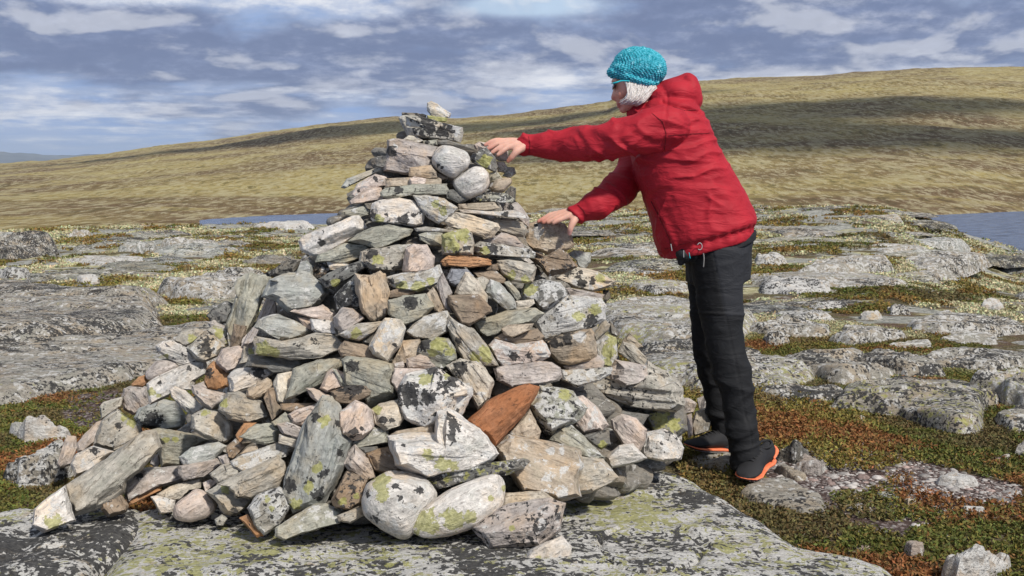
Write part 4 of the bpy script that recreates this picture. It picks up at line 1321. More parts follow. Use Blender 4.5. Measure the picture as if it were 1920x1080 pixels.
OUT = """
140,948 420,930 700,900 1000,868 1160,862 1245,864 1330,885 1410,915 1500,957 1545,1003 1600,1030 1720,1078 1830,1180 1200,1400 300,1400 60,1240 110,1090 150,1035 150,990|0.075|9|g|4,5,8|0,0|bedrock_slab|rock||broad lichen-crusted bedrock slab that carries the cairn, filling the bottom edge
-330,1300 -320,1010 -60,968 60,940 150,935 300,943 300,985 255,1030 205,1085 100,1230|0.07|9|g|3,6,7|0.0,0|bedrock_slab|rock||lichened bedrock slab in the bottom left corner, left of the crack
-260,600 -60,528 60,527 150,532 230,538 290,546 303,575 295,602 240,618 120,640 -200,680|0.17|7|g|2,5,5|0,0.01|rock_outcrop|rock||big flat outcrop at the left edge, upper layer with the steep yellow end
-260,720 -60,625 100,622 300,612 420,606 470,640 420,690 300,700 240,712 150,728 0,752 -200,790|0.10|7|g|2,4,5|0,0.0|rock_outcrop|rock||wide low outcrop at the left edge, lower layer below the steep yellow end
295,540 350,518 460,510 520,525 480,555 400,565 320,560|0.10|5|g|1,4,6|0,0|rock_outcrop|rock||flat pale outcrop between the left outcrop and the cairn shoulder
2,806 40,787 90,783 150,800 110,818 40,826|0.06|4|w|0,3,6|0,0|rock|rock||pale low rock in the red heath at the left edge
-10,885 25,858 80,848 150,846 140,885 90,905 30,905|0.09|4|g|1,5,7|0,0|rock|rock||black and white mottled rock left of the cairn foot
-60,470 -20,447 60,438 105,448 100,470 20,485|0.07|4|g|1,5,5|0,0|rock_outcrop|rock||low humped outcrop at the left edge below the meadow
-20,520 20,498 60,500 62,520 20,528|0.10|4|d|0,4,7|0,0|rock|rock||small dark white-capped rock at the left edge
125,448 145,428 165,427 175,445 150,450|0.14|3|g|0,4,6|0,0|rock|rock||small humped rock on the plateau rim at the left
215,470 240,446 290,440 300,458 260,475|0.14|4|l|0,2,6|0,0|rock|rock||smooth grey rock hump on the left plateau
290,460 330,444 390,450 420,462 350,470|0.10|4|g|0,3,6|0,0|rock|rock||low grey rock right of the smooth hump on the left plateau
470,425 505,414 560,415 600,425 540,432|0.10|4|w|0,3,7|0,0|rock|rock||pale rock near the lake on the left plateau
100,490 140,478 270,478 290,490 200,500|0.07|4|g|0,3,7|0,0|rock|rock||long low pale rock on the left plateau
135,525 160,516 190,520 190,530 150,532|0.05|4|w|0,3,7|0,0|rock|rock||small pale rock above the big flat left outcrop
1555,745 1600,712 1700,700 1800,702 1850,712 1880,730 1845,760 1830,800 1795,806 1740,790 1690,772 1610,762|0.13|7|g|3,6,5|0.02,0|rock_outcrop|rock||big domed lichened boulder at the right with an overhanging front
1800,712 1900,702 2050,715 2080,755 1920,760 1870,745|0.16|6|g|3,4,6|0,0|rock_outcrop|rock||lichened outcrop at the right edge beside the big domed boulder
1120,585 1150,556 1240,553 1330,560 1400,580 1420,620 1380,640 1250,640 1150,620|0.13|6|g|3,4,6|0,0|rock_outcrop|rock||broad lichened outcrop right behind the cairn shoulder
1190,680 1210,645 1300,632 1400,648 1470,668 1515,700 1490,722 1420,730 1320,735 1230,715|0.11|6|g|3,5,6|0,0|rock_outcrop|rock||lichened slab directly behind the trouser legs
1455,668 1520,655 1600,655 1690,680 1660,705 1580,715 1500,695|0.09|5|g|1,5,5|0,0|rock_outcrop|rock||low dark-lichened outcrop between the legs and the big domed boulder
1590,668 1640,655 1740,672 1780,700 1700,700 1640,690|0.08|5|g|1,5,5|0,0|rock_outcrop|rock||low slab just behind the big domed boulder
1545,640 1575,610 1620,600 1700,618 1715,628 1640,642 1590,655|0.13|4|g|2,4,6|0,0|rock|rock||peaked lichened rock in the middle right heath
1740,640 1790,622 1880,630 1890,645 1800,652|0.07|4|g|1,3,6|0,0|rock|rock||flat pale rock right of the peaked lichened rock
1640,655 1700,640 1760,640 1760,655 1690,662|0.05|4|g|1,4,6|0,0|rock|rock||thin strip of rock above the low slab at the right
1840,680 1880,668 1990,672 1990,700 1870,698|0.10|4|g|0,3,7|0,0|rock|rock||pale rock at the right edge above the lichened outcrop
1484,522 1520,494 1600,484 1665,488 1672,500 1600,512 1530,524|0.20|4|g|1,3,6|0.02,0|rock_outcrop|rock||big pale grey slab rising to the right, beyond the trouser legs
1620,515 1690,492 1820,480 1850,490 1790,503 1700,520|0.22|3|g|0,4,6|0.10,0.03|rock_outcrop|rock||tilted slab with a dark hollow under its right end
1700,520 1740,505 1790,508 1800,522 1750,532|0.14|4|g|0,4,6|0,0|rock|rock||block supporting the tilted slab at the right
1412,545 1430,526 1500,522 1560,530 1570,550 1500,556|0.13|4|w|0,4,8|0,0|rock|rock||whitish knobbly rock right of the trouser leg
1405,480 1440,474 1480,476 1480,492 1440,500 1410,498|0.14|3|g|0,4,7|0,0|rock|rock||rounded lichened rock just right of the jacket hem
1608,596 1612,572 1628,564 1650,572 1660,590 1640,600|0.16|2.5|c|1,1,7|0,0|rock|rock||small upright pale pointed rock in the middle right heath
1490,578 1560,566 1605,570 1600,580 1540,584|0.06|4|w|0,3,7|0,0|rock|rock||long pale flat rock left of the upright pointed rock
1408,592 1450,580 1570,588 1580,602 1480,612 1420,608|0.07|4|g|0,4,7|0,0|rock|rock||low pale slab just right of the knee
1655,575 1700,570 1710,585 1670,592|0.06|4|g|0,4,7|0,0|rock|rock||small grey rock right of the upright pointed rock
1750,590 1770,575 1790,582 1785,598|0.08|3|g|0,4,7|0,0|rock|rock||small humped rock in the right heath
1830,575 1850,560 1890,572 1880,582|0.07|3|w|0,3,7|0,0|rock|rock||small whitish rock near the right edge
1420,640 1440,622 1480,630 1490,648 1440,655|0.07|4|g|1,4,6|0,0|rock|rock||small rock in yellow heath right of the knees
1660,455 1720,445 1830,448 1800,460 1720,465|0.15|4|l|0,2,6|0,0|rock|rock||long flat grey rock near the right lake
1600,470 1640,456 1740,458 1730,470 1660,476|0.12|4|g|0,2,6|0,0|rock|rock||long flat grey rock in front of the right lake
1750,1068 1790,1028 1850,1012 1900,1018 1910,1050 1850,1078 1790,1090|0.07|4|w|0,3,6|0,0|rock|rock||pale rock in the heath at the bottom right corner
1270,872 1290,852 1350,836 1430,836 1440,862 1420,885 1350,888|0.035|5|g|0,2,3|0,0|rock|rock||flat grey stone under the far shoe
1365,915 1400,888 1470,880 1520,905 1560,935 1570,968 1520,975 1450,950 1400,945|0.02|5|g|1,3,4|0,0|rock|rock||flat lichened rock under the near shoe
1448,850 1460,832 1500,822 1525,830 1522,850 1490,862|0.07|4|d|0,4,5|0,0|rock|rock||dark undercut rock just behind the near heel
1480,868 1500,850 1530,856 1560,870 1540,888 1500,884|0.03|4|m|0,1,5|0,0|rock|rock||small buff rock behind the near heel
1440,868 1465,862 1500,878 1530,892 1500,900 1460,885|0.02|4|g|0,1,4|0,0|rock|rock||low grey rock right beside the near heel
1745,890 1780,882 1840,892 1850,903 1800,908 1750,902|0.015|4|w|0,1,8|0,0|rock|rock||flat white stone in the gravel patch
1790,945 1830,936 1858,945 1850,955 1800,956|0.015|4|w|0,1,8|0,0|rock|rock||low white stone at the lower edge of the gravel patch
1630,922 1660,915 1700,925 1690,935 1640,932|0.015|4|l|0,1,5|0,0|rock|rock||flat bluish stone in the gravel patch
1685,945 1700,933 1725,940 1722,950 1700,954|0.03|3|c|0,0,5|0,0|rock|rock||small cream stone in the gravel patch
1546,776 1552,768 1568,769 1568,777|0.03|3|c|0,0,3|0,0|rock|rock||small cream stone lying in the heath beside the big domed boulder
1605,790 1625,784 1628,793 1610,797|0.02|3|w|0,0,5|0,0|rock|rock||tiny white stone in the heath in front of the big domed boulder
1870,858 1890,850 1899,858 1885,864|0.03|3|w|0,0,4|0,0|rock|rock||small white stone near the right edge
1885,845 1910,825 1960,820 1960,850|0.06|3|w|0,3,5|0,0|rock|rock||pale rock cut by the right edge
1690,1040 1720,1030 1738,1036 1735,1048 1705,1050|0.02|4|m|0,0,3|0,0|rock|rock||flat pinkish stone in the heath at the bottom right
1120,470 1150,462 1230,466 1240,476 1160,480|0.10|4|g|0,3,7|0,0|rock|rock||low pale rock between the lower arm and the jacket
1150,512 1180,500 1250,504 1280,515 1200,522|0.08|4|g|1,4,7|0,0|rock|rock||low lichened rock behind the flat cream slab
1425,738 1480,722 1570,720 1600,736 1540,752 1460,752|0.06|6|g|3,5,6|0,0|rock_outcrop|rock||flat bedrock sheet in the heath left of the big domed boulder
1405,610 1470,596 1560,606 1550,626 1450,630|0.08|6|g|2,4,6|0,0|rock_outcrop|rock||flat bedrock sheet beside the knee of the trousers
1700,600 1790,586 1900,596 1930,612 1800,624 1720,618|0.08|6|g|2,4,6|0,0|rock_outcrop|rock||wide flat bedrock sheet right of the peaked lichened rock
1720,662 1800,650 1920,656 1980,676 1850,690 1760,682|0.07|6|g|2,5,6|0,0|rock_outcrop|rock||flat bedrock sheet behind the outcrop at the right edge
1400,520 1500,508 1640,520 1700,536 1560,546 1430,540|0.08|6|g|2,4,6|0,0|rock_outcrop|rock||long bedrock sheet below the big rising slab on the right
1860,772 1920,758 2020,780 1980,810 1890,806|0.05|6|g|3,5,6|0,0|rock_outcrop|rock||flat lichened sheet at the right edge below the outcrop
1170,540 1230,526 1290,530 1300,545 1230,554|0.07|6|g|3,4,6|0,0|rock_outcrop|rock||flat bedrock sheet between the cream slab and the jacket hem
"""
OUT_PLANS = []
for i, s in enumerate([l for l in OUT.strip().splitlines() if l.strip()]):
    OUT_PLANS.append(outcrop(s, i + 1))

# many low rocks of the wider plateau, copies of a few shapes
def plateau_rocks():
    r3 = random.Random(21)
    meshes = []
    for k in range(9):
        an = np.linspace(0, 2 * math.pi, 9)[:-1]
        poly = [(0.5 * math.cos(a) * r3.uniform(.75, 1.25), 0.30 * math.sin(a) * r3.uniform(.7, 1.3)) for a in an]
        c, co, f = outcrop_mesh(poly, r3.uniform(.10, .17), 200 + k, 64, 24, r3.uniform(3, 6), zb=-0.10)
        me = mesh_np('rock', co - np.array([c[0], c[1], 0]), f, M_BED)
        me.set_sharp_from_angle(angle=R(45))
        li = np.zeros((len(co), 3))
        li[:, 0], li[:, 1], li[:, 2] = r3.uniform(.0, .35), r3.uniform(.4, .6), r3.uniform(.3, .5)
        set_col(me, 'lichen', li)
        meshes.append(me)
    cnt = 0
    tries = 0
    seen = {}
    while cnt < 200 and tries < 3000:
        tries += 1
        a = r3.uniform(R(-33), R(33))
        r = r3.uniform(7.0, 26.0)
        if r3.random() > (r / 26.0):
            continue
        x, y = r * math.sin(a), r * math.cos(a)
        s = r3.uniform(0.35, 1.3) * (0.6 + 0.5 * r / 26)
        if any(bool(in_poly(np.array([x]), np.array([y]), pl)[0]) for pl, _, _ in OUT_PLANS):
            continue
        px_ = 960 + FPX * math.tan(a)
        tone = r3.choice('ggnln')
        g = r3.uniform(.65, .95)
        tw = {'g': 'grey', 'n': 'olive-grey', 'l': 'bluish grey'}[tone]
        tw = ('dark ' if g < .74 else 'pale ' if g > .86 else '') + tw
        sw = 'small' if s < .6 else 'middling' if s < .95 else 'broad'
        if px_ < 220: side = 'at the left edge'
        elif px_ < 420: side = 'well left of the cairn'
        elif px_ < 620: side = 'left of the cairn shoulder'
        elif px_ < 1010: side = 'beyond the cairn'
        elif px_ < 1230: side = 'left of the jacket'
        elif px_ < 1420: side = 'behind the person'
        elif px_ < 1560: side = 'just right of the person'
        elif px_ < 1740: side = 'well right of the person'
        else: side = 'near the right edge'
        dw = 'on the near heath' if r < 12 else 'in mid plateau' if r < 19 else 'on the far rim'
        lab = sw + ' ' + tw + ' rock ' + side + ', ' + dw
        if lab in seen and seen[lab] >= 1:
            continue
        seen[lab] = seen.get(lab, 0) + 1
        o = link('rock', r3.choice(meshes), loc=(x, y, ground_z1(x, y) - 0.01), label=lab, cat='rock', group='low rocks scattered over the far plateau')
        s *= 1.3
        o.scale = (s * r3.uniform(.8, 1.5), s * r3.uniform(.8, 1.5), s * r3.uniform(.15, .42))
        o.rotation_euler = (0, 0, r3.uniform(-0.5, 0.5) + (math.pi if r3.random() < .5 else 0))
        cc = PAL[tone]
        o.color = (cc[0] * g, cc[1] * g, cc[2] * g, 1)
        cnt += 1


plateau_rocks()


# ------------------------------------------------------------------ plants and gravel
def tuft_field(name, n, rmin, rmax, leaf, spread, nleaf, hgt, seed, label, mode):
    rs = np.random.default_rng(seed)
    a = rs.uniform(R(-37), R(37), n * 3)
    u = rs.uniform(0, 1, n * 3)
    r = np.sqrt(rmin ** 2 + u * (rmax ** 2 - rmin ** 2)) if mode != 'far' else rmin * (rmax / rmin) ** u
    x, y = r * np.sin(a), r * np.cos(a)
    p3 = np.stack([x, y, 0 * x], -1)
    cov = fbm(p3 * 1.1 + 31, 4, 41)
    keep = cov > (-0.55 + 0.40 * smooth(5.5, 8, r) if mode != 'far' else -0.12)
    keep &= ~in_poly(x, y, GRAVEL) | (fbm(p3 * 3.0 + 7, 3, 44) > 0.24)
    keep &= ~in_poly(x, y, SOIL) | (rs.random(len(x)) < 0.15)
    keep &= np.hypot(x - CX, y - CY) > 1.0
    for pl, gz_, h_ in OUT_PLANS[:26]:
        c = np.mean(np.array(pl), axis=0)
        sh = [tuple(c + (np.array(q) - c) * (0.9 if h_ > 0.085 else 0.6)) for q in pl]
        keep &= ~in_poly(x, y, sh)
    x, y, r = x[keep][:n], y[keep][:n], r[keep][:n]
    m = len(x)
    z = ground_z(x, y)
    p3 = np.stack([x, y, 0 * x], -1)
    k1 = fbm(p3 * 0.9 + 3, 3, 51)
    k2 = fbm(p3 * 2.6 + 13, 4, 52)
    k3 = fbm(p3 * 1.7 + 23, 3, 53)
    green = np.array([0.100, 0.112, 0.026])
    olive = np.array([0.215, 0.175, 0.045])
    red = np.array([0.23, 0.085, 0.036])
    brown = np.array([0.125, 0.070, 0.048])
    pale = np.array([0.50, 0.47, 0.29])
    w1 = smooth(-0.3, 0.4, k1 + rs.normal(0, 0.25, len(x)))[:, None]
    col = green * (1 - w1) + olive * w1
    w2 = smooth(0.0, 0.35, k2 + rs.normal(0, 0.12, len(x)))[:, None] * (0.8 if mode != 'far' else 0.45)
    col = col * (1 - w2) + red * w2
    w3 = smooth(0.12, 0.35, -k2)[:, None] * 0.5
    col = col * (1 - w3) + brown * w3
    wp = (smooth(-0.04, 0.14, k3) * smooth(5.5, 9, r))[:, None] * 0.9
    col = col * (1 - wp) + pale * wp
    # leaves
    L = nleaf
    sc = (leaf * (0.7 + 0.6 * rs.random((m, L))))[..., None]
    if mode == 'far':
        sc = sc * (r / 8.0)[:, None, None] ** 0.8
    off = rs.normal(0, 1, (m, L, 3))
    off /= np.linalg.norm(off, axis=-1, keepdims=True)
    off *= rs.random((m, L, 1)) ** 0.5
    spr = spread * (np.ones(m) if mode != 'far' else (r / 8.0) ** 0.8)
    hh = hgt * (0.45 + 0.9 * smooth(-.3, .5, k1 + 0.5 * k2)) * (1 if mode != 'far' else (r / 8.0) ** 0.5)
    cen = np.stack([x[:, None] + off[..., 0] * spr[:, None], y[:, None] + off[..., 1] * spr[:, None],
                    z[:, None] + hh[:, None] * (0.25 + 0.75 * np.abs(off[..., 2]))], -1)
    d1 = rs.normal(0, 1, (m, L, 3)) * np.array([1, 1, 0.9])
    d1 /= np.linalg.norm(d1, axis=-1, keepdims=True)
    d2 = rs.normal(0, 1, (m, L, 3)) + np.array([0, -0.0, 0.0])
    d2 -= d1 * (d1 * d2).sum(-1, keepdims=True)
    d2 /= np.linalg.norm(d2, axis=-1, keepdims=True)
    v0 = cen - d1 * sc
    v1 = cen + d2 * sc * 0.42
    v2 = cen + d1 * sc
    v3 = cen - d2 * sc * 0.42
    co = np.stack([v0, v1, v2, v3], 2).reshape(-1, 3)
    f = np.arange(len(co)).reshape(-1, 4)
    jit = 0.65 + 0.8 * rs.random((m, L, 1))
    hue = rs.normal(0, 0.12, (m, L, 3)) * np.array([1.0, 0.5, 0.3])
    cc = np.clip(col[:, None, :] * jit * (1 + hue), 0.01, 0.8)
    cc = np.repeat(cc.reshape(-1, 3), 4, axis=0)
    me = mesh_np(name, co, f, M_LEAF, False)
    set_col(me, 'tint', cc)
    link(name, me, label=label, cat='plants', kind='stuff')


M_LEAF, nt, b = new_mat('heath_leaf', rough=0.7, spec=0.2)
at = nt.node('ShaderNodeAttribute', attribute_name='tint', attribute_type='GEOMETRY')
nt.l.new(at.outputs['Color'], b.inputs['Base Color'])
tuft_field('heath', 118000, 2.6, 8.5, 0.0085, 0.024, 6, 0.045, 1, 'green, yellow and rust-red dwarf heath covering the ground between the rocks', 'near')
tuft_field('heath', 75000, 7.5, 28, 0.013, 0.040, 6, 0.035, 2, 'olive heath and pale lichen mats spread over the farther plateau', 'far')


def gravel():
    rs = np.random.default_rng(8)
    bm = bmesh.new()
    bmesh.ops.create_icosphere(bm, subdivisions=2, radius=1)
    ico = np.array([v.co[:] for v in bm.verts])
    icf = np.array([[v.index for v in f.verts] for f in bm.faces])
    bm.free()
    G = np.array(GRAVEL)
    lo, hi_ = G.min(0) - 0.15, G.max(0) + 0.15
    V, F, C = [], [], []
    base = 0
    n = 0
    while n < 2000:
        x, y = rs.uniform(lo[0], hi_[0]), rs.uniform(lo[1], hi_[1])
        inside = bool(in_poly(np.array([x]), np.array([y]), GRAVEL)[0])
        if not inside and rs.random() > 0.10:
            continue
        if fbm(np.array([[x * 2.2, y * 3, 0]]), 3, 4)[0] < -0.12 and rs.random() < .8:
            continue
        s = min(0.032, 0.0048 * (1 + rs.pareto(2.2)))
        p = ico * np.array([s * rs.uniform(.8, 1.4), s * rs.uniform(.6, 1.1), s * rs.uniform(.3, .55)])
        for _ in range(5):
            nn = rs.normal(0, 1, 3)
            nn /= np.linalg.norm(nn)
            sp = p @ nn
            p = p - np.clip(sp - sp.max() * rs.uniform(.55, .85), 0, None)[:, None] * nn
        a = rs.uniform(0, 6.28)
        Rm = np.array([[math.cos(a), -math.sin(a), 0], [math.sin(a), math.cos(a), 0], [0, 0, 1]])
        p = p @ Rm.T + np.array([x, y, ground_z1(x, y) - s * 0.14])
        V.append(p)
        F.append(icf + base)
        base += len(p)
        t = rs.random()
        c0 = np.array([0.44, 0.41, 0.385]) * rs.uniform(.4, 1.25) if t < .75 else np.array([0.36, 0.27, 0.24]) * rs.uniform(.6, 1.2)
        C.append(np.tile(c0, (len(p), 1)))
        n += 1
    m, nt, b = new_mat('gravel', rough=0.9)
    at = nt.node('ShaderNodeAttribute', attribute_name='tint', attribute_type='GEOMETRY')
    pos = nt.node('ShaderNodeNewGeometry').outputs['Position']
    nn = nt.noise(pos, 90, 4, .6)
    g = nt.node('ShaderNodeCombineColor')
    for i in range(3):
        nt.put(g.inputs[i], nt.mapr(nn, .3, .7, .7, 1.25))
    nt.l.new(nt.mix(1.0, at.outputs['Color'], g.outputs[0], 'MULTIPLY'), b.inputs['Base Color'])
    me = mesh_np('gravel', np.concatenate(V), np.concatenate(F), m, False)
    set_col(me, 'tint', np.concatenate(C))
    link('gravel', me, label='pale broken gravel in the bare patch right of the shoes', cat='gravel', kind='stuff')


gravel()
# ------------------------------------------------------------------ the person
PO = Vector((0.86, 4.15, 0.0))     # the point on the ground below her


def Q(px, py, Y):
    return np.array(P(px, py, Y) - PO)


PXM = 4.15 / FPX       # metres per photo pixel at her distance


def ell(c, rx, ry, rz, roty=0.0, n=24):
    """ellipsoid, turned in the profile plane"""
    th = np.linspace(0, 2 * math.pi, n, endpoint=False)
    ph = np.linspace(0.001, math.pi - 0.001, n // 2 + 2)
    x = np.sin(ph)[:, None] * np.cos(th)[None] * rx
    y = np.sin(ph)[:, None] * np.sin(th)[None] * ry
    z = np.cos(ph)[:, None] + 0 * th[None]
    z = z * rz
    co = np.stack([x, y, z], -1).reshape(-1, 3)
    c_, s_ = math.cos(roty), math.sin(roty)
    Rm = np.array([[c_, 0, s_], [0, 1, 0], [-s_, 0, c_]])
    return co @ Rm.T + np.array(c), grid_faces(len(ph), n, wrap=True)[:, ::-1], n, len(ph)


def close_caps(co, f, n, rows):
    # two fans close the ends
    a = len(co)
    co = np.concatenate([co, co[:n].mean(0)[None], co[-n:].mean(0)[None]])
    q = []
    for k in range(n):
        k2 = (k + 1) % n
        q.append([a, k, k2, k2])
        q.append([a + 1, (rows - 1) * n + k2, (rows - 1) * n + k, (rows - 1) * n + k])
    return co, [list(map(int, r)) for r in f] + [[r[0], r[1], r[2]] for r in q]


def tube(pts, radii, n=16, lat=None, res=5):
    """tapered limb through points; lat = width factor across (along y)"""
    pts = [np.array(p, float) for p in pts]
    K = len(pts)
    # Catmull-Rom resampling
    P_, R_, L_ = [], [], []
    lat = lat or [1.0] * K
    for i in range(K - 1):
        p0, p1, p2, p3 = pts[max(i - 1, 0)], pts[i], pts[i + 1], pts[min(i + 2, K - 1)]
        for s in range(res):
            t = s / res
            P_.append(0.5 * ((2 * p1) + (-p0 + p2) * t + (2 * p0 - 5 * p1 + 4 * p2 - p3) * t * t + (-p0 + 3 * p1 - 3 * p2 + p3) * t ** 3))
            tt = t * t * (3 - 2 * t)
            R_.append(radii[i] * (1 - tt) + radii[i + 1] * tt)
            L_.append(lat[i] * (1 - tt) + lat[i + 1] * tt)
    P_.append(pts[-1]); R_.append(radii[-1]); L_.append(lat[-1])
    P_ = np.array(P_)
    T = np.gradient(P_, axis=0)
    T /= np.linalg.norm(T, axis=1)[:, None] + 1e-9
    # rounded ends
    def capring(p, t, r, l, sgn):
        out = []
        for a in (0.45, 0.9, 1.25):
            out.append((p + sgn * t * r * math.sin(a), t, r * math.cos(a), l))
        return out
    rows = [(P_[i], T[i], R_[i], L_[i]) for i in range(len(P_))]
    rows = capring(P_[0], T[0], R_[0], L_[0], -1)[::-1] + rows + capring(P_[-1], T[-1], R_[-1], L_[-1], 1)
    th = np.linspace(0, 2 * math.pi, n, endpoint=False)
    co = []
    for p, t, r, l in rows:
        side = np.array([0, 1.0, 0]) - t * t[1]
        if np.linalg.norm(side) < 0.2:
            side = np.array([1.0, 0, 0]) - t * t[0]
        side /= np.linalg.norm(side)
        up = np.cross(side, t)
        co.append(p + np.cos(th)[:, None] * up * r + np.sin(th)[:, None] * side * r * l)
    co = np.concatenate(co)
    return co, grid_faces(len(rows), n, wrap=True), n, len(rows)


def loft(rings, n=32, power=2.4):
    """rings: (front point, back point, half width across y)"""
    co = []
    th = np.linspace(0, 2 * math.pi, n, endpoint=False)
    # resample rings smoothly
    F = np.array([r[0] for r in rings]); B = np.array([r[1] for r in rings]); Wd = np.array([r[2] for r in rings])
    k = np.arange(len(rings))
    kk = np.linspace(0, len(rings) - 1, (len(rings) - 1) * 4 + 1)
    Fi = np.stack([np.interp(kk, k, F[:, i]) for i in range(3)], 1)
    Bi = np.stack([np.interp(kk, k, B[:, i]) for i in range(3)], 1)
    Wi = np.interp(kk, k, Wd)
    for f, b_, w in zip(Fi, Bi, Wi):
        c = (f + b_) / 2
        h = (b_ - f) / 2
        ct, st = np.cos(th), np.sin(th)
        ct = np.sign(ct) * np.abs(ct) ** (2 / power)
        st = np.sign(st) * np.abs(st) ** (2 / power)
        co.append(c + ct[:, None] * h + st[:, None] * np.array([0, w, 0]))
    return np.concatenate(co), grid_faces(len(kk), n, wrap=True), n, len(kk)


def merge_solid(name, parts, voxel, smooth_it=6, mat=None):
    """one continuous skin around overlapping closed pieces"""
    V, F = [], []
    base = 0
    for part in parts:
        co, f = close_caps(*part)
        V += [tuple(v) for v in co]
        F += [[i + base for i in q] for q in f]
        base += len(co)
    me = bpy.data.meshes.new(name)
    me.from_pydata(V, [], F)
    bm = bmesh.new()
    bm.from_mesh(me)
    bmesh.ops.remove_doubles(bm, verts=bm.verts, dist=1e-6)
    bmesh.ops.recalc_face_normals(bm, faces=bm.faces)
    bm.to_mesh(me)
    bm.free()
    tmp = bpy.data.objects.new('tmp', me)
    scene.collection.objects.link(tmp)
    md = tmp.modifiers.new('r', 'REMESH')
    md.mode = 'VOXEL'
    md.voxel_size = voxel
    md.adaptivity = 0
    if smooth_it:
        sm = tmp.modifiers.new('s', 'SMOOTH')
        sm.factor = 0.5
        sm.iterations = smooth_it
    dg = bpy.context.evaluated_depsgraph_get()
    dg.update()
    out = bpy.data.meshes.new_from_object(tmp.evaluated_get(dg))
    out.name = name
    bpy.data.objects.remove(tmp)
    bpy.data.meshes.remove(me)
    out.materials.clear()
    if mat:
        out.materials.append(mat)
    out.polygons.foreach_set('use_smooth', np.ones(len(out.polygons), dtype=bool))
    return out


def get_co(me):
    a = np.zeros(len(me.vertices) * 3, dtype=np.float32)
    me.vertices.foreach_get('co', a)
    nn = np.zeros(len(me.vertices) * 3, dtype=np.float32)
    me.vertices.foreach_get('normal', nn)
    return a.reshape(-1, 3).astype(float), nn.reshape(-1, 3).astype(float)


def put_co(me, co):
    me.vertices.foreach_set('co', np.ascontiguousarray(co, dtype=np.float32).ravel())
    me.update()


def topx(co):
    """photo coordinates of local points (used only to lay folds and seams on the clothes while modelling)"""
    w = co + np.array(PO)
    d = w - np.array([0, 0, CAM_H])
    zc = d[:, 1] * CP - d[:, 2] * SP
    yc = d[:, 1] * SP + d[:, 2] * CP
    return 960 + FPX * d[:, 0] / zc, 540 - FPX * yc / zc


# materials
M_SKIN, nt, b = new_mat('skin', rough=0.5, spec=0.4)
at = nt.node('ShaderNodeAttribute', attribute_name='tint', attribute_type='GEOMETRY')
tc = nt.node('ShaderNodeTexCoord').outputs['Object']
nt.l.new(nt.mix(nt.mapr(nt.noise(tc, 60, 4, .6), .35, .65, 0, .35), at.outputs['Color'], nt.mix(1.0, at.outputs['Color'], (0.9, 0.72, 0.66), 'MULTIPLY')), b.inputs['Base Color'])
b.inputs['Subsurface Weight'].default_value = 0.12
b.inputs['Subsurface Radius'].default_value = (0.01, 0.004, 0.002)
nt.l.new(nt.bump(nt.noise(tc, 170, 3, .6), .25, .001), b.inputs['Normal'])


def cloth(name, col, col2, rough, weave=900, folds=1.0, spec=0.3):
    m, nt, b = new_mat(name, rough=rough, spec=spec)
    tc = nt.node('ShaderNodeTexCoord').outputs['Object']
    w = nt.noise(tc, weave, 2, .5)
    n = nt.noise(tc, 14, 4, .6)
    nt.l.new(nt.mix(nt.mapr(n, .35, .65), col, col2), b.inputs['Base Color'])
    f = nt.noise(nt.mapping(tc, scale=(1.2, 3, 4.2), rot=(0, 0.25, 0)), 6.5, 4, .55, dist=.7)
    n1 = nt.bump(f, 0.55 * folds, 0.02)
    nt.l.new(nt.bump(w, .15, .0006, n1), b.inputs['Normal'])
    b.inputs['Sheen Weight'].default_value = 0.0
    return m


M_RED = cloth('red_shell_fabric', (0.41, 0.014, 0.026), (0.35, 0.010, 0.021), 0.7)
M_TROUS, nt, b = new_mat('trouser_fabric', rough=0.75, spec=0.25)
at = nt.node('ShaderNodeAttribute', attribute_name='tint', attribute_type='GEOMETRY')
nt.l.new(at.outputs['Color'], b.inputs['Base Color'])
tc = nt.node('ShaderNodeTexCoord').outputs['Object']
nt.l.new(nt.bump(nt.noise(nt.mapping(tc, scale=(1, 2, 3)), 7, 4, .55, dist=.8), .5, .02), b.inputs['Normal'])
M_BLACK = cloth('black_webbing', (0.012, 0.012, 0.013), (0.02, 0.02, 0.022), 0.7, folds=.3)
M_MESH = cloth('shoe_mesh', (0.014, 0.014, 0.016), (0.024, 0.024, 0.026), 0.75, 700, .2)
M_ORANGE = simple_noise_mat('orange_foam', (0.80, 0.17, 0.07), (0.88, 0.25, 0.12), 40, 0.55)
M_PEACH = simple_noise_mat('peach_lining', (0.75, 0.36, 0.22), (0.80, 0.30, 0.16), 30, 0.7)
M_GREYSOLE = simple_noise_mat('grey_rubber', (0.20, 0.19, 0.18), (0.28, 0.26, 0.25), 40, 0.8)
M_HAIR, nt, b = new_mat('white_hair', rough=0.45, spec=0.4)
tc = nt.node('ShaderNodeTexCoord').outputs['Object']
nt.l.new(nt.mix(nt.mapr(nt.noise(tc, 220, 3, .6), .35, .65), (0.48, 0.44, 0.39), (0.82, 0.79, 0.74)), b.inputs['Base Color'])
M_METAL = simple_noise_mat('grey_metal', (0.36, 0.36, 0.36), (0.46, 0.46, 0.46), 40, 0.4)
M_TURQ = simple_noise_mat('turquoise_plastic', (0.02, 0.42, 0.50), (0.03, 0.50, 0.55), 30, 0.3)
M_LENS, nt, b = new_mat('dark_lens', (0.01, 0.012, 0.02), rough=0.08, spec=0.6)

YC = 4.15        # her middle
YH1 = cairn_depth(935, 285) - 0.06
YH2 = cairn_depth(1035, 440) - 0.11

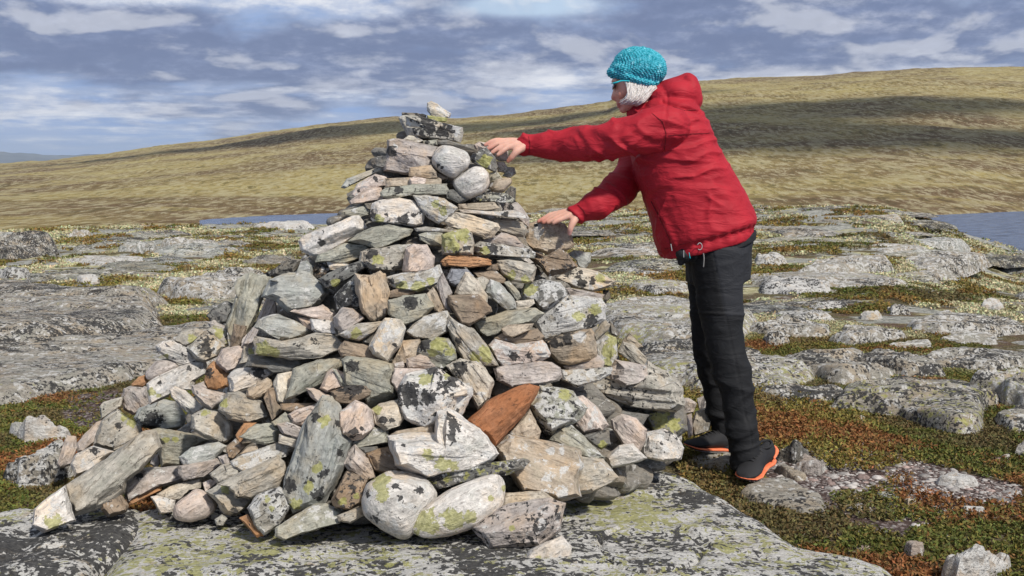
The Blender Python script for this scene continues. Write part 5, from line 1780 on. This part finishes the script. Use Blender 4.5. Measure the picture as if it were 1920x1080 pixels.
# ---- hands (fingers as separate tapered chains rooted in the palm)
def hand(wrist, palm, fingers, thumb, Y):
    parts = []
    w = Q(*wrist, Y)
    for (f, dy) in fingers:
        kn = Q(*f[0], Y + dy * 0.9)
        parts.append(tube([w + np.array([0, dy * 0.55, 0]), (w + kn) / 2 + np.array([0, dy * .25, 0.003]), kn], [0.019, 0.0155, 0.0115], 12))
        pts = [kn] + [Q(*q, Y + dy) for q in f[1:]]
        parts.append(tube(pts, [0.0112, 0.0102, 0.0094, 0.0078][:len(pts)], 12))
    th = [w + np.array([-0.005, -0.015, -0.006])] + [Q(*q[:2], Y + q[2]) for q in thumb]
    parts.append(tube(th, [0.020, 0.0145, 0.0118, 0.0085][:len(th)], 12))
    return parts


near_hand = hand((987, 270), None,
                 [([(943, 264), (932, 263), (921, 266), (910, 272)], 0.024),
                  ([(943, 268), (932, 270), (923, 275), (914, 280)], 0.010),
                  ([(946, 273), (938, 276), (930, 281), (923, 286)], -0.011),
                  ([(951, 277), (945, 281), (939, 286), (934, 290)], -0.026)],
                 [(970, 283, -0.03), (961, 293, -0.03), (953, 302, -0.025)], YH1)
far_hand = hand((1086, 399), None,
                [([(1046, 400), (1032, 403), (1021, 409), (1010, 415)], 0.024),
                 ([(1047, 402), (1036, 407), (1028, 412), (1019, 417)], 0.010),
                 ([(1050, 406), (1041, 410), (1034, 414), (1028, 417)], -0.010),
                 ([(1056, 409), (1049, 412), (1042, 415), (1038, 418)], -0.026)],
                [(1076, 414, -0.03), (1070, 427, -0.035), (1068, 438, -0.03)], YH2)

YS1, YS2 = YC - 0.185, YC + 0.185     # near and far shoulder
near_arm = [Q(1252, 236, YS1), Q(1180, 255, YS1 - 0.01), Q(1108, 269, (YS1 + YH1) / 2 - 0.02), Q(1045, 272, YH1 - 0.01), Q(985, 271, YH1)]
far_arm = [Q(1225, 285, YS2), Q(1190, 320, YS2), Q(1165, 350, (YS2 + YH2) / 2 + .02), Q(1125, 380, YH2 + .01), Q(1083, 400, YH2)]

head = [
    ell(Q(1196, 136, YC), 0.092, 0.076, 0.082, 0.35),
    ell(Q(1176, 163, YC), 0.052, 0.060, 0.078, 0.15),
    ell(Q(1178, 190, YC), 0.034, 0.044, 0.040, 0.3),
    ell(Q(1169, 204, YC), 0.017, 0.020, 0.017),
    tube([Q(1157, 158, YC), Q(1153, 172, YC), Q(1150.5, 183, YC)], [0.007, 0.009, 0.0105], 10),
    ell(Q(1155, 187, YC), 0.010, 0.014, 0.006),
    ell(Q(1159.5, 194.5, YC), 0.008, 0.020, 0.006),
    ell(Q(1160.5, 199.5, YC), 0.008, 0.018, 0.006),
    ell(Q(1153, 152, YC), 0.013, 0.050, 0.011),
    ell(Q(1166, 176, YC - 0.036), 0.018, 0.018, 0.020), ell(Q(1166, 176, YC + 0.036), 0.018, 0.018, 0.020),
    tube([Q(1195, 175, YC), Q(1212, 205, YC), Q(1235, 235, YC)], [0.050, 0.052, 0.07], 16),
]
torso = [loft([(Q(1190, 225, YC), Q(1290, 195, YC), 0.15), (Q(1192, 270, YC), Q(1315, 240, YC), 0.165), (Q(1215, 350, YC), Q(1350, 325, YC), 0.15),
               (Q(1255, 430, YC), Q(1390, 405, YC), 0.165), (Q(1285, 490, YC), Q(1390, 480, YC), 0.16)])]
NL, FL = YC - 0.105, YC + 0.11
near_leg = [Q(1345, 470, NL), Q(1350, 560, NL - .01), Q(1358, 640, NL - .02), Q(1382, 740, NL - .04), Q(1394, 830, NL - .055), Q(1398, 862, NL - .06)]
far_leg = [Q(1332, 480, FL), Q(1329, 570, FL), Q(1330, 650, FL + .01), Q(1345, 740, FL + .03), Q(1358, 800, FL + .04), Q(1362, 832, FL + 0.04)]
body_parts = head + torso + near_hand + far_hand + [
    tube(near_arm, [0.050, 0.046, 0.040, 0.032, 0.024]), tube(far_arm, [0.050, 0.046, 0.040, 0.032, 0.024]),
    tube(near_leg, [0.080, 0.066, 0.050, 0.040, 0.032, 0.034]), tube(far_leg, [0.074, 0.058, 0.044, 0.036, 0.030, 0.032])]
me = merge_solid('person', body_parts, 0.0034, 3, M_SKIN)
co, nn = get_co(me)
U, V = topx(co)
tint = np.tile(np.array([0.72, 0.42, 0.32]), (len(co), 1))
isface = (V < 215) & (U > 1100)
tint[isface] = (0.68, 0.38, 0.28)


def redden(u, v, r, c):
    g = np.exp(-((U - u) ** 2 + (V - v) ** 2) / r ** 2)[:, None]
    tint[:] = tint * (1 - g) + np.array(c) * g


redden(1160, 197, 5, (0.42, 0.12, 0.10))
redden(1151, 184, 6, (0.52, 0.20, 0.14))
redden(1168, 178, 9, (0.58, 0.24, 0.16))
redden(952, 300, 10, (0.60, 0.24, 0.16))
redden(1068, 436, 6, (0.66, 0.36, 0.33))
redden(915, 278, 12, (0.66, 0.32, 0.25))
redden(1015, 416, 12, (0.62, 0.26, 0.20))
set_col(me, 'tint', tint)
person = link('person', me, loc=PO, cat='person',
              label='person in red jacket and turquoise knitted hat leaning over with both hands on the cairn')


def ridged(p, seed):
    n = vnoise(p, seed)
    return 1 - np.abs(n) * 2


# ---- jacket
jacket_parts = [
    loft([(Q(1206, 196, YC), Q(1258, 172, YC), 0.085), (Q(1191, 222, YC), Q(1298, 190, YC), 0.165), (Q(1181, 262, YC), Q(1325, 228, YC), 0.195),
          (Q(1187, 305, YC), Q(1344, 275, YC), 0.200), (Q(1203, 360, YC), Q(1374, 325, YC), 0.197), (Q(1219, 410, YC), Q(1400, 372, YC), 0.210),
          (Q(1231, 450, YC), Q(1413, 405, YC), 0.222), (Q(1240, 484, YC), Q(1408, 438, YC), 0.205)], power=2.5),
    tube(near_arm, [0.078, 0.070, 0.062, 0.052, 0.036], 24),
    tube(far_arm, [0.075, 0.070, 0.062, 0.052, 0.036], 24),
    ell(Q(1233, 225, YC), 0.085, 0.17, 0.075, -0.3),
    # hood: a thick folded bag of cloth behind the neck
    ell(Q(1268, 176, YC), 0.082, 0.125, 0.058, 0.15),
    ell(Q(1293, 172, YC), 0.042, 0.095, 0.072, -0.25),
    ell(Q(1297, 190, YC), 0.038, 0.085, 0.040, 0.2),
    ell(Q(1238, 183, YC), 0.055, 0.098, 0.045, 0.6),
    tube([Q(1255, 160, YC), Q(1289, 143, YC)], [0.022, 0.013], 16, lat=[3.0, 3.0]),
    tube([Q(1205, 205, YC), Q(1190, 213, YC)], [0.03, 0.02], 16, lat=[2.2, 2.4]),
]
me = merge_solid('jacket', jacket_parts, 0.0052, 5, M_RED)
co, nn = get_co(me)
U, V = topx(co)
arm1 = smooth(1250, 1190, U) * smooth(310, 300, V)
arm2 = smooth(1205, 1185, U) * smooth(300, 312, V)
body = 1 - np.maximum(arm1, arm2)
hood = smooth(215, 195, V) * smooth(1225, 1250, U)


def rot2(co, ang, fu, fv, fy=3.0):
    c_, s_ = math.cos(ang), math.sin(ang)
    u = co[:, 0] * c_ + co[:, 2] * s_
    v = -co[:, 0] * s_ + co[:, 2] * c_
    return np.stack([u * fu, co[:, 1] * fy, v * fv], -1)


wob = fbm(co * 4.0, 3, 61)[:, None] * 0.9
f_body = ridged(rot2(co, 0.10, 2.6, 15, 2.0) + wob, 71) ** 2 * 0.6 + ridged(rot2(co, -0.15, 4.5, 34, 3) + wob, 72) * 0.35
f_low = ridged(rot2(co, 1.15, 2.6, 13, 2) + wob, 73) ** 2 * 0.8
lo = smooth(350, 400, V) * smooth(1340, 1290, U)
fb = f_body * (1 - lo) + f_low * lo
f_a1 = ridged(rot2(co, -0.55, 3.5, 17, 7) + wob, 74) ** 2 * 0.9 + ridged(rot2(co, 0.5, 6, 26, 9) + wob, 75) * 0.3
f_a2 = ridged(rot2(co, -0.9, 4.0, 17, 7) + wob, 76) ** 2 * 0.9
pat_ = smooth(-0.35, 0.35, fbm(co * 5.5 + 3, 2, 64))
disp = body * (1 - 0.75 * hood) * fb * (0.004 + 0.011 * pat_) + arm1 * f_a1 * 0.012 + arm2 * f_a2 * 0.012
# gathered cuffs
for (ux, uy, yy) in ((998, 271, 0), (1094, 394, 0)):
    d = np.hypot(U - ux, V - uy)
    g = np.exp(-(d / 16) ** 2)
    ang = np.arctan2(V - uy, co[:, 1] * 500)
    disp = disp - g * 0.006 + g * 0.003 * np.sin(ang * 9)
# hem draws in and puckers
hl = 484 - (U - 1240) * (484 - 438) / 168.0
g = np.exp(-((V - hl + 7) / 7.0) ** 2) * body * (V > 420)
disp = disp - g * 0.009 + g * 0.004 * np.sin(co[:, 0] * 150 + co[:, 1] * 60)
# raglan seam and back yoke seam
sl = np.abs((U - 1246) + (V - 240) * 0.10)
g = np.exp(-(sl / 2.2) ** 2) * (V > 180) * (V < 290) * (co[:, 1] < 0)
disp -= g * 0.004
g = np.exp(-((V - 253 - 0.01 * (U - 1250)) / 1.6) ** 2) * (U > 1262) * (co[:, 1] < 0.1)
disp -= g * 0.003
# crease under the hood
g = np.exp(-((V - (190 + (U - 1240) * 0.28)) / 3.0) ** 2) * (U > 1240) * (U < 1312)
disp -= g * 0.012
# pocket line
pl_ = np.abs((U - 1222) - (V - 375) * 0.42) / 2.0
g = np.exp(-pl_ ** 2) * (V > 372) * (V < 475) * (co[:, 1] < 0)
disp -= g * 0.006
g = np.exp(-((U - 1222 - (V - 375) * 0.42 - 9) / 5.0) ** 2) * (V > 372) * (V < 480) * (co[:, 1] < 0)
disp += g * 0.007
co = co + nn * disp[:, None]
put_co(me, co)
jacket = link('jacket', me, person)
# pocket zip: small pull tab
def small_tube(name, pts, r, mat, parent, rads=None, n=8):
    c, f, nn_, rows = tube(pts, rads or [r] * len(pts), n)
    c, fl = close_caps(c, f, nn_, rows)
    me = bpy.data.meshes.new(name)
    me.from_pydata([tuple(v) for v in c], [], fl)
    me.materials.append(mat)
    me.polygons.foreach_set('use_smooth', np.ones(len(me.polygons), dtype=bool))
    me.update()
    return link(name, me, parent)


small_tube('zip_pull', [Q(1258, 458, YC - .225), Q(1260, 470, YC - .227)], 0.0013, M_METAL, jacket)

from mathutils.bvhtree import BVHTree


def on_surface(me, pts, lift=0.001):
    """points of a mesh met by the sight line through the given photo points"""
    bv = BVHTree.FromPolygons([v.co[:] for v in me.vertices], [p.vertices[:] for p in me.polygons])
    o = Vector((0, 0, CAM_H)) - PO
    out = []
    for px, py in pts:
        d = Vector(ray(px, py)).normalized()
        h = bv.ray_cast(o, d)
        if h[0] is not None:
            out.append(np.array(h[0] - d * lift))
    return out


def dense(pts, k=7):
    out = []
    for (a, b), (c, d) in zip(pts[:-1], pts[1:]):
        for j in range(k):
            out.append((a + (c - a) * j / k, b + (d - b) * j / k))
    return out + [pts[-1]]


M_SEAM = cloth('red_seam_tape', (0.17, 0.005, 0.011), (0.14, 0.004, 0.009), 0.7)
for nm, pl2, rr_ in (('pocket_zip', [(1221, 378), (1240, 415), (1256, 450), (1260, 470)], 0.0021),
                     ('seam', [(1222, 212), (1242, 228), (1249, 250), (1246, 282)], 0.0011),
                     ('seam', [(1254, 254), (1290, 251), (1330, 250)], 0.0010),
                     ('seam', [(1262, 200), (1284, 207), (1305, 206)], 0.0012),
                     ('seam', [(1237, 470), (1300, 452), (1360, 438), (1404, 424)], 0.0010),
                     ('cuff_seam', [(991, 256), (994, 270), (992, 288)], 0.0012),
                     ('cuff_seam', [(1083, 384), (1094, 394), (1101, 407)], 0.0012)):
    sp_ = on_surface(jacket.data, dense(pl2))
    if len(sp_) > 3:
        small_tube(nm, sp_, rr_, M_SEAM, jacket, n=6)

# ---- trousers
tp = [
    loft([(Q(1285, 455, YC), Q(1408, 425, YC), 0.17), (Q(1287, 490, YC), Q(1405, 462, YC), 0.18), (Q(1290, 530, YC), Q(1402, 520, YC), 0.165)]),
    tube(near_leg, [0.104, 0.086, 0.069, 0.059, 0.051, 0.056], 24, lat=[.95] * 6),
    tube(far_leg, [0.092, 0.075, 0.060, 0.052, 0.046, 0.050], 24, lat=[.95] * 6)]
me = merge_solid('trousers', tp, 0.0055, 5, M_TROUS)
co, nn = get_co(me)
U, V = topx(co)
wob = fbm(co * 5.0, 3, 81)[:, None] * 0.8
ff = ridged(rot2(co, -0.45, 3.0, 11, 4) + wob, 82) ** 2
f2 = ridged(rot2(co, 0.5, 4.0, 16, 5) + wob, 83) ** 2
amt = 0.006 + 0.008 * smooth(600, 680, V)
disp = (ff * 0.7 + f2 * 0.5) * amt
near = co[:, 1] < 0.0
# knee zip seam
for v0 in (583, 592):
    disp -= np.exp(-((V - v0 - (U - 1350) * 0.05) / 1.5) ** 2) * 0.004
g = np.exp(-((V - 588) / 6.0) ** 2)
disp += g * 0.004
disp -= np.exp(-((U - (1338 + (V - 480) * 0.20)) / 1.4) ** 2) * near * (V < 840) * 0.0035
put_co(me, co + nn * disp[:, None])
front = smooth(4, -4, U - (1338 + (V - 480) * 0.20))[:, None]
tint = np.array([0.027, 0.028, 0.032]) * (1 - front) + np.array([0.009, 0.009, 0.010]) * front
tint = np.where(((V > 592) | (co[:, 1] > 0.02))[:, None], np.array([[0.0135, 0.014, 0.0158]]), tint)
set_col(me, 'tint', tint)
trousers = link('trousers', me, person)

# ---- waist belt with pouch, carabiner and cords
bp = [loft([(Q(1266, 476, YC), Q(1413, 428, YC), 0.186), (Q(1272, 492, YC), Q(1412, 444, YC), 0.190)], power=2.6),
      ell(Q(1284, 478, YC - 0.15), 0.035, 0.035, 0.028, 0.3), ell(Q(1277, 489, YC - 0.15), 0.014, 0.02, 0.020),
      ell(Q(1322, 464, YC - 0.17), 0.045, 0.03, 0.020, 0.35)]
belt = link('belt', merge_solid('belt', bp, 0.0045, 3, M_BLACK), person)
ci = [Q(1312 + 4.5 * math.cos(a), 462 + 6.5 * math.sin(a), YC - 0.215) for a in np.linspace(-2.6, 2.2, 8)]
small_tube('carabiner', ci, 0.0014, M_METAL, belt)
small_tube('buckle', [Q(1346, 455, YC - 0.20), Q(1356, 453, YC - 0.20)], 0.006, M_BLACK, belt)
small_tube('strap', [Q(1318, 470, YC - 0.200), Q(1320, 484, YC - 0.200), Q(1319, 500, YC - 0.196)], 0.0022, M_GREYSOLE, belt)
small_tube('cord', [Q(1282, 470, YC - 0.205), Q(1282, 482, YC - 0.205)], 0.0013, M_METAL, belt)
small_tube('strap', [Q(1292, 474, YC - 0.205), Q(1294, 484, YC - 0.205)], 0.0014, M_TURQ, belt)

# ---- hat
M_HAT, nt, b = new_mat('turquoise_wool', rough=0.9, spec=0.1)
tc = nt.node('ShaderNodeTexCoord').outputs['Object']
at = nt.node('ShaderNodeAttribute', attribute_name='tint', attribute_type='GEOMETRY')
vd = nt.noise(tc, 130, 3, .6)
vb = nt.noise(tc, 420, 2, .6)
cc = nt.mix(nt.mapr(vd, 0.36, 0.62), (0.014, 0.24, 0.30), (0.10, 0.48, 0.59))
cc = nt.mix(nt.mapr(nt.noise(tc, 62, 4, .6), .56, .68, 0, .8), cc, (0.28, 0.68, 0.78))
cc = nt.mix(nt.math('SUBTRACT', 1.0, at.outputs['Fac']), cc, (0.004, 0.075, 0.10))
nt.l.new(cc, b.inputs['Base Color'])
nt.l.new(nt.bump(vb, .5, .002), b.inputs['Normal'])
b.inputs['Specular IOR Level'].default_value = 0.0
hp = [ell(Q(1199, 127, YC), 0.104, 0.090, 0.078, 0.12), ell(Q(1218, 131, YC), 0.063, 0.085, 0.066, 0.5),
      tube([Q(1147, 136, YC), Q(1176, 147, YC), Q(1212, 158, YC), Q(1226, 157, YC)], [0.018, 0.026, 0.024, 0.02], 20, lat=[3.2, 3.3, 3.4, 3.0]),
      ell(Q(1171, 134, YC), 0.058, 0.083, 0.040, 0.3)]
me = merge_solid('hat', hp, 0.0026, 4, M_HAT)
co, nn = get_co(me)
c0 = np.array(Q(1199, 130, YC))
q = co - c0
# crocheted stitches: staggered rows of small lumps around the crown
axis = np.array([-0.30, 0, 0.95])
hgt_ = q @ axis
rad = q - hgt_[:, None] * axis
ang = np.arctan2(rad[:, 1], rad[:, 0])
lat_ = np.arctan2(hgt_, np.linalg.norm(rad, axis=1))
rowf = lat_ / 0.074 + 0.12 * np.sin(ang * 5)
row = np.floor(rowf)
nst = np.maximum(6, np.round(54 * np.cos((row + .5) * 0.074)))
colf = ang / (2 * math.pi) * nst + 0.5 * (row % 2)
a1 = np.abs(np.sin(math.pi * (rowf - row)))
a2 = np.abs(np.sin(math.pi * colf))
st = (a1 ** 0.6) * (a2 ** 0.6)
jit = 0.8 + 0.35 * vnoise(co * 90, 5)
put_co(me, co + nn * ((st * jit - 0.5) * 0.0070)[:, None])
set_col(me, 'tint', np.repeat(np.clip(st * 2.3, 0, 1)[:, None], 3, 1))
hat = link('hat', me, person)

# ---- hair
def hair():
    rs = random.Random(4)
    for side in (-1, 1):
        V, F = [], []
        base = 0
        for k in range(230):
            t = rs.random()
            u = rs.uniform(0, 1)
            x0, y0 = 1175 + 55 * u + rs.uniform(-3, 3), 156 + 8 * u + rs.uniform(-3, 2)
            x1, y1 = 1179 + 33 * u + rs.uniform(-5, 3), 177 + 8 * u + rs.uniform(-4, 4)
            x2, y2 = 1163 + 34 * u ** 1.3 + rs.uniform(-4, 7), 193 + 2 * u + rs.uniform(-6, 3)
            dy = side * (0.068 + 0.010 * rs.random() - 0.006 * u)
            p = [Q(x0, y0, YC + dy * 0.98), Q(x1, y1, YC + dy * (1.08 - 0.1 * t)), Q((x1 + x2) / 2 - 1, (y1 + y2) / 2 + 3, YC + dy * (1.0 - 0.12 * t)),
                 Q(x2, y2, YC + dy * (0.82 - 0.2 * t))]
            c, f, n, rows = tube(p, [0.0020, 0.0026, 0.0020, 0.0006], 6, res=4)
            c, fl = close_caps(c, f, n, rows)
            V += [tuple(v) for v in c]
            F += [[i + base for i in q_] for q_ in fl]
            base += len(c)
        me = bpy.data.meshes.new('hair')
        me.from_pydata(V, [], F)
        me.materials.append(M_HAIR)
        me.polygons.foreach_set('use_smooth', np.ones(len(me.polygons), dtype=bool))
        me.update()
        link('hair', me, person)


hair()

# ---- sunglasses
gl = small_tube('sunglasses', [Q(1150.5, 156, YC - 0.064), Q(1156, 154.5, YC - 0.074), Q(1166, 151.5, YC - 0.076), Q(1180, 152, YC - 0.078)], 0.0024, M_TURQ, person,
                [0.0036, 0.0034, 0.0026, 0.002])
small_tube('temple', [Q(1150.5, 156, YC + 0.064), Q(1156, 154.5, YC + 0.074), Q(1166, 151.5, YC + 0.076), Q(1180, 152, YC + 0.078)], 0.0024, M_TURQ, gl)
small_tube('bridge', [Q(1149.5, 156, YC - 0.064), Q(1147.5, 156, YC - 0.03), Q(1147, 157, YC), Q(1147.5, 156, YC + 0.03), Q(1149.5, 156, YC + 0.064)], 0.0022, M_TURQ, gl)
for s in (-1, 1):
    c, f, n, rows = ell(Q(1150.5, 161.5, YC + s * 0.034), 0.0045, 0.030, 0.014, 0.25)
    c, fl = close_caps(c, f, n, rows)
    me = bpy.data.meshes.new('lens')
    me.from_pydata([tuple(v) for v in c], [], fl)
    me.materials.append(M_LENS)
    me.polygons.foreach_set('use_smooth', np.ones(len(me.polygons), dtype=bool))
    link('lens', me, gl)


# ---- shoes
def shoe(toe, heel, roll, ankle):
    """toe and heel: world points of the sole; ankle: where the trouser leg ends"""
    toe, heel = Vector(toe), Vector(heel)
    ax = (toe - heel)
    L = ax.length
    ax.normalize()
    side = ax.cross(Vector((0, 0, 1))).normalized()
    up = side.cross(ax).normalized()
    side, up = (side * math.cos(roll) + up * math.sin(roll)), (up * math.cos(roll) - side * math.sin(roll))

    def W(u, s, h):
        return np.array(heel + ax * (u * L) + side * s + up * h - PO)

    us = np.linspace(0, 1, 22)
    wid = np.interp(us, [0, .04, .15, .35, .55, .72, .88, .96, 1.0], [.012, .028, .036, .034, .040, .048, .040, .024, .006])
    top = np.interp(us, [0, .05, .15, .3, .42, .55, .7, .85, .95, 1.0], [.070, .098, .098, .092, .094, .080, .062, .050, .040, .026])
    bot = np.interp(us, [0, .06, .3, .6, .85, 1.0], [.024, .018, .022, .018, .018, .026])
    off = np.interp(us, [0, .5, 1], [0, .0, -.006])

    def body(w, lo, hi, n, name, mat, par, pw=2.3, smooth_it=2):
        th = np.linspace(0, 2 * math.pi, n, endpoint=False)
        co = []
        for u, ww, l_, h_, of in zip(us, w, lo, hi, off):
            for a in th:
                ca, sa = math.cos(a), math.sin(a)
                ca = math.copysign(abs(ca) ** (2 / pw), ca)
                sa = math.copysign(abs(sa) ** (2 / pw), sa)
                taper = 1 - 0.32 * max(0, sa) if name == 'shoe' else 1 + 0.06 * sa
                co.append(W(u, of + ca * ww * taper, (l_ + h_) / 2 + sa * (h_ - l_) / 2))
        part = (np.array(co), grid_faces(len(us), n, wrap=True), n, len(us))
        return link(name, merge_solid(name, [part], 0.003, smooth_it, mat), par)
    sh = body(wid, bot, top, 28, 'shoe', M_MESH, person)
    body(wid * 1.10 + 0.001, bot - np.interp(us, [0, .1, .5, 1], [.030, .026, .020, .012]) + 0.012, bot + np.interp(us, [0, .1, .4, 1], [.012, .009, .004, .004]), 28, 'sole', M_ORANGE, sh, 3.5, 1)
    body(wid * 1.02, bot - np.interp(us, [0, .1, .5, 1], [.036, .033, .027, .018]) + 0.012, bot - 0.006, 28, 'outsole', M_GREYSOLE, sh, 3.5, 1)
    # heel cap and padded collar
    cap = [tube([W(0.20, -0.038, 0.045), W(0.05, -0.030, 0.062), W(-0.012, 0, 0.066), W(0.05, 0.030, 0.062), W(0.20, 0.038, 0.045)], [0.005, 0.009, 0.011, 0.009, 0.005], 12)]
    link('heel_cap', merge_solid('heel_cap', cap, 0.003, 2, M_ORANGE), sh)
    ring = [W(0.22 + 0.13 * math.cos(a), 0.024 * math.sin(a), 0.094 - 0.004 * math.cos(a)) for a in np.linspace(0, 6.0, 14)]
    link('collar', merge_solid('collar', [tube(ring, [0.006] * 14, 10, res=3)], 0.003, 1, M_MESH), sh)
    # laces
    V, F, base = [], [], 0
    for k, u in enumerate(np.linspace(0.44, 0.66, 5)):
        h = float(np.interp(u, us, top)) + 0.001
        c, f, n, rows = tube([W(u, -0.019, h - 0.010), W(u + 0.015, 0, h + 0.002), W(u + 0.02, 0.019, h - 0.010)], [0.0028] * 3, 8)
        c, fl = close_caps(c, f, n, rows)
        V += [tuple(v) for v in c]
        F += [[i + base for i in q_] for q_ in fl]
        base += len(c)
    me = bpy.data.meshes.new('laces')
    me.from_pydata(V, [], F)
    me.materials.append(M_BLACK)
    link('laces', me, sh)


def solve_heel(toe, px, py, L, sign):
    best = None
    for Y in np.linspace(3.4, 5.0, 1600):
        w = P(px, py, Y)
        e = abs((w - toe).length - L)
        if (Y - toe.y) * sign > 0 and (best is None or e < best[0]):
            best = (e, w)
    return best[1]


toe1 = P(1388, 909, 3.86)
heel1 = solve_heel(toe1, 1443, 868, 0.27, 1)
shoe(toe1, heel1, R(4), near_leg[-1])
toe2 = P(1280, 845, 4.20)
heel2 = solve_heel(toe2, 1384, 852, 0.27, 1)
shoe(toe2, heel2, R(-2), far_leg[-1])
# ------------------------------------------------------------------ the air between here and the far mountains
def haze():
    x0, x1, y0, y1, z0, z1 = -22000, 12000, -200, 27000, -123, 340
    co = np.array([[x, y, z] for z in (z0, z1) for y in (y0, y1) for x in (x0, x1)], float)
    f = np.array([[0, 2, 3, 1], [4, 5, 7, 6], [0, 1, 5, 4], [2, 6, 7, 3], [0, 4, 6, 2], [1, 3, 7, 5]])
    m = bpy.data.materials.new('haze')
    m.use_nodes = True
    nt = NT(m.node_tree)
    nt.n.remove(nt.n['Principled BSDF'])
    v = nt.node('ShaderNodeVolumePrincipled')
    v.inputs['Color'].default_value = (0.72, 0.84, 1.0, 1)
    v.inputs['Density'].default_value = 4.0e-5
    v.inputs['Anisotropy'].default_value = 0.0
    nt.l.new(v.outputs[0], nt.n['Material Output'].inputs['Volume'])
    link('haze', mesh_np('haze', co, f, m, False), label='thin blue air in front of the distant mountains', cat='haze', kind='stuff')


haze()
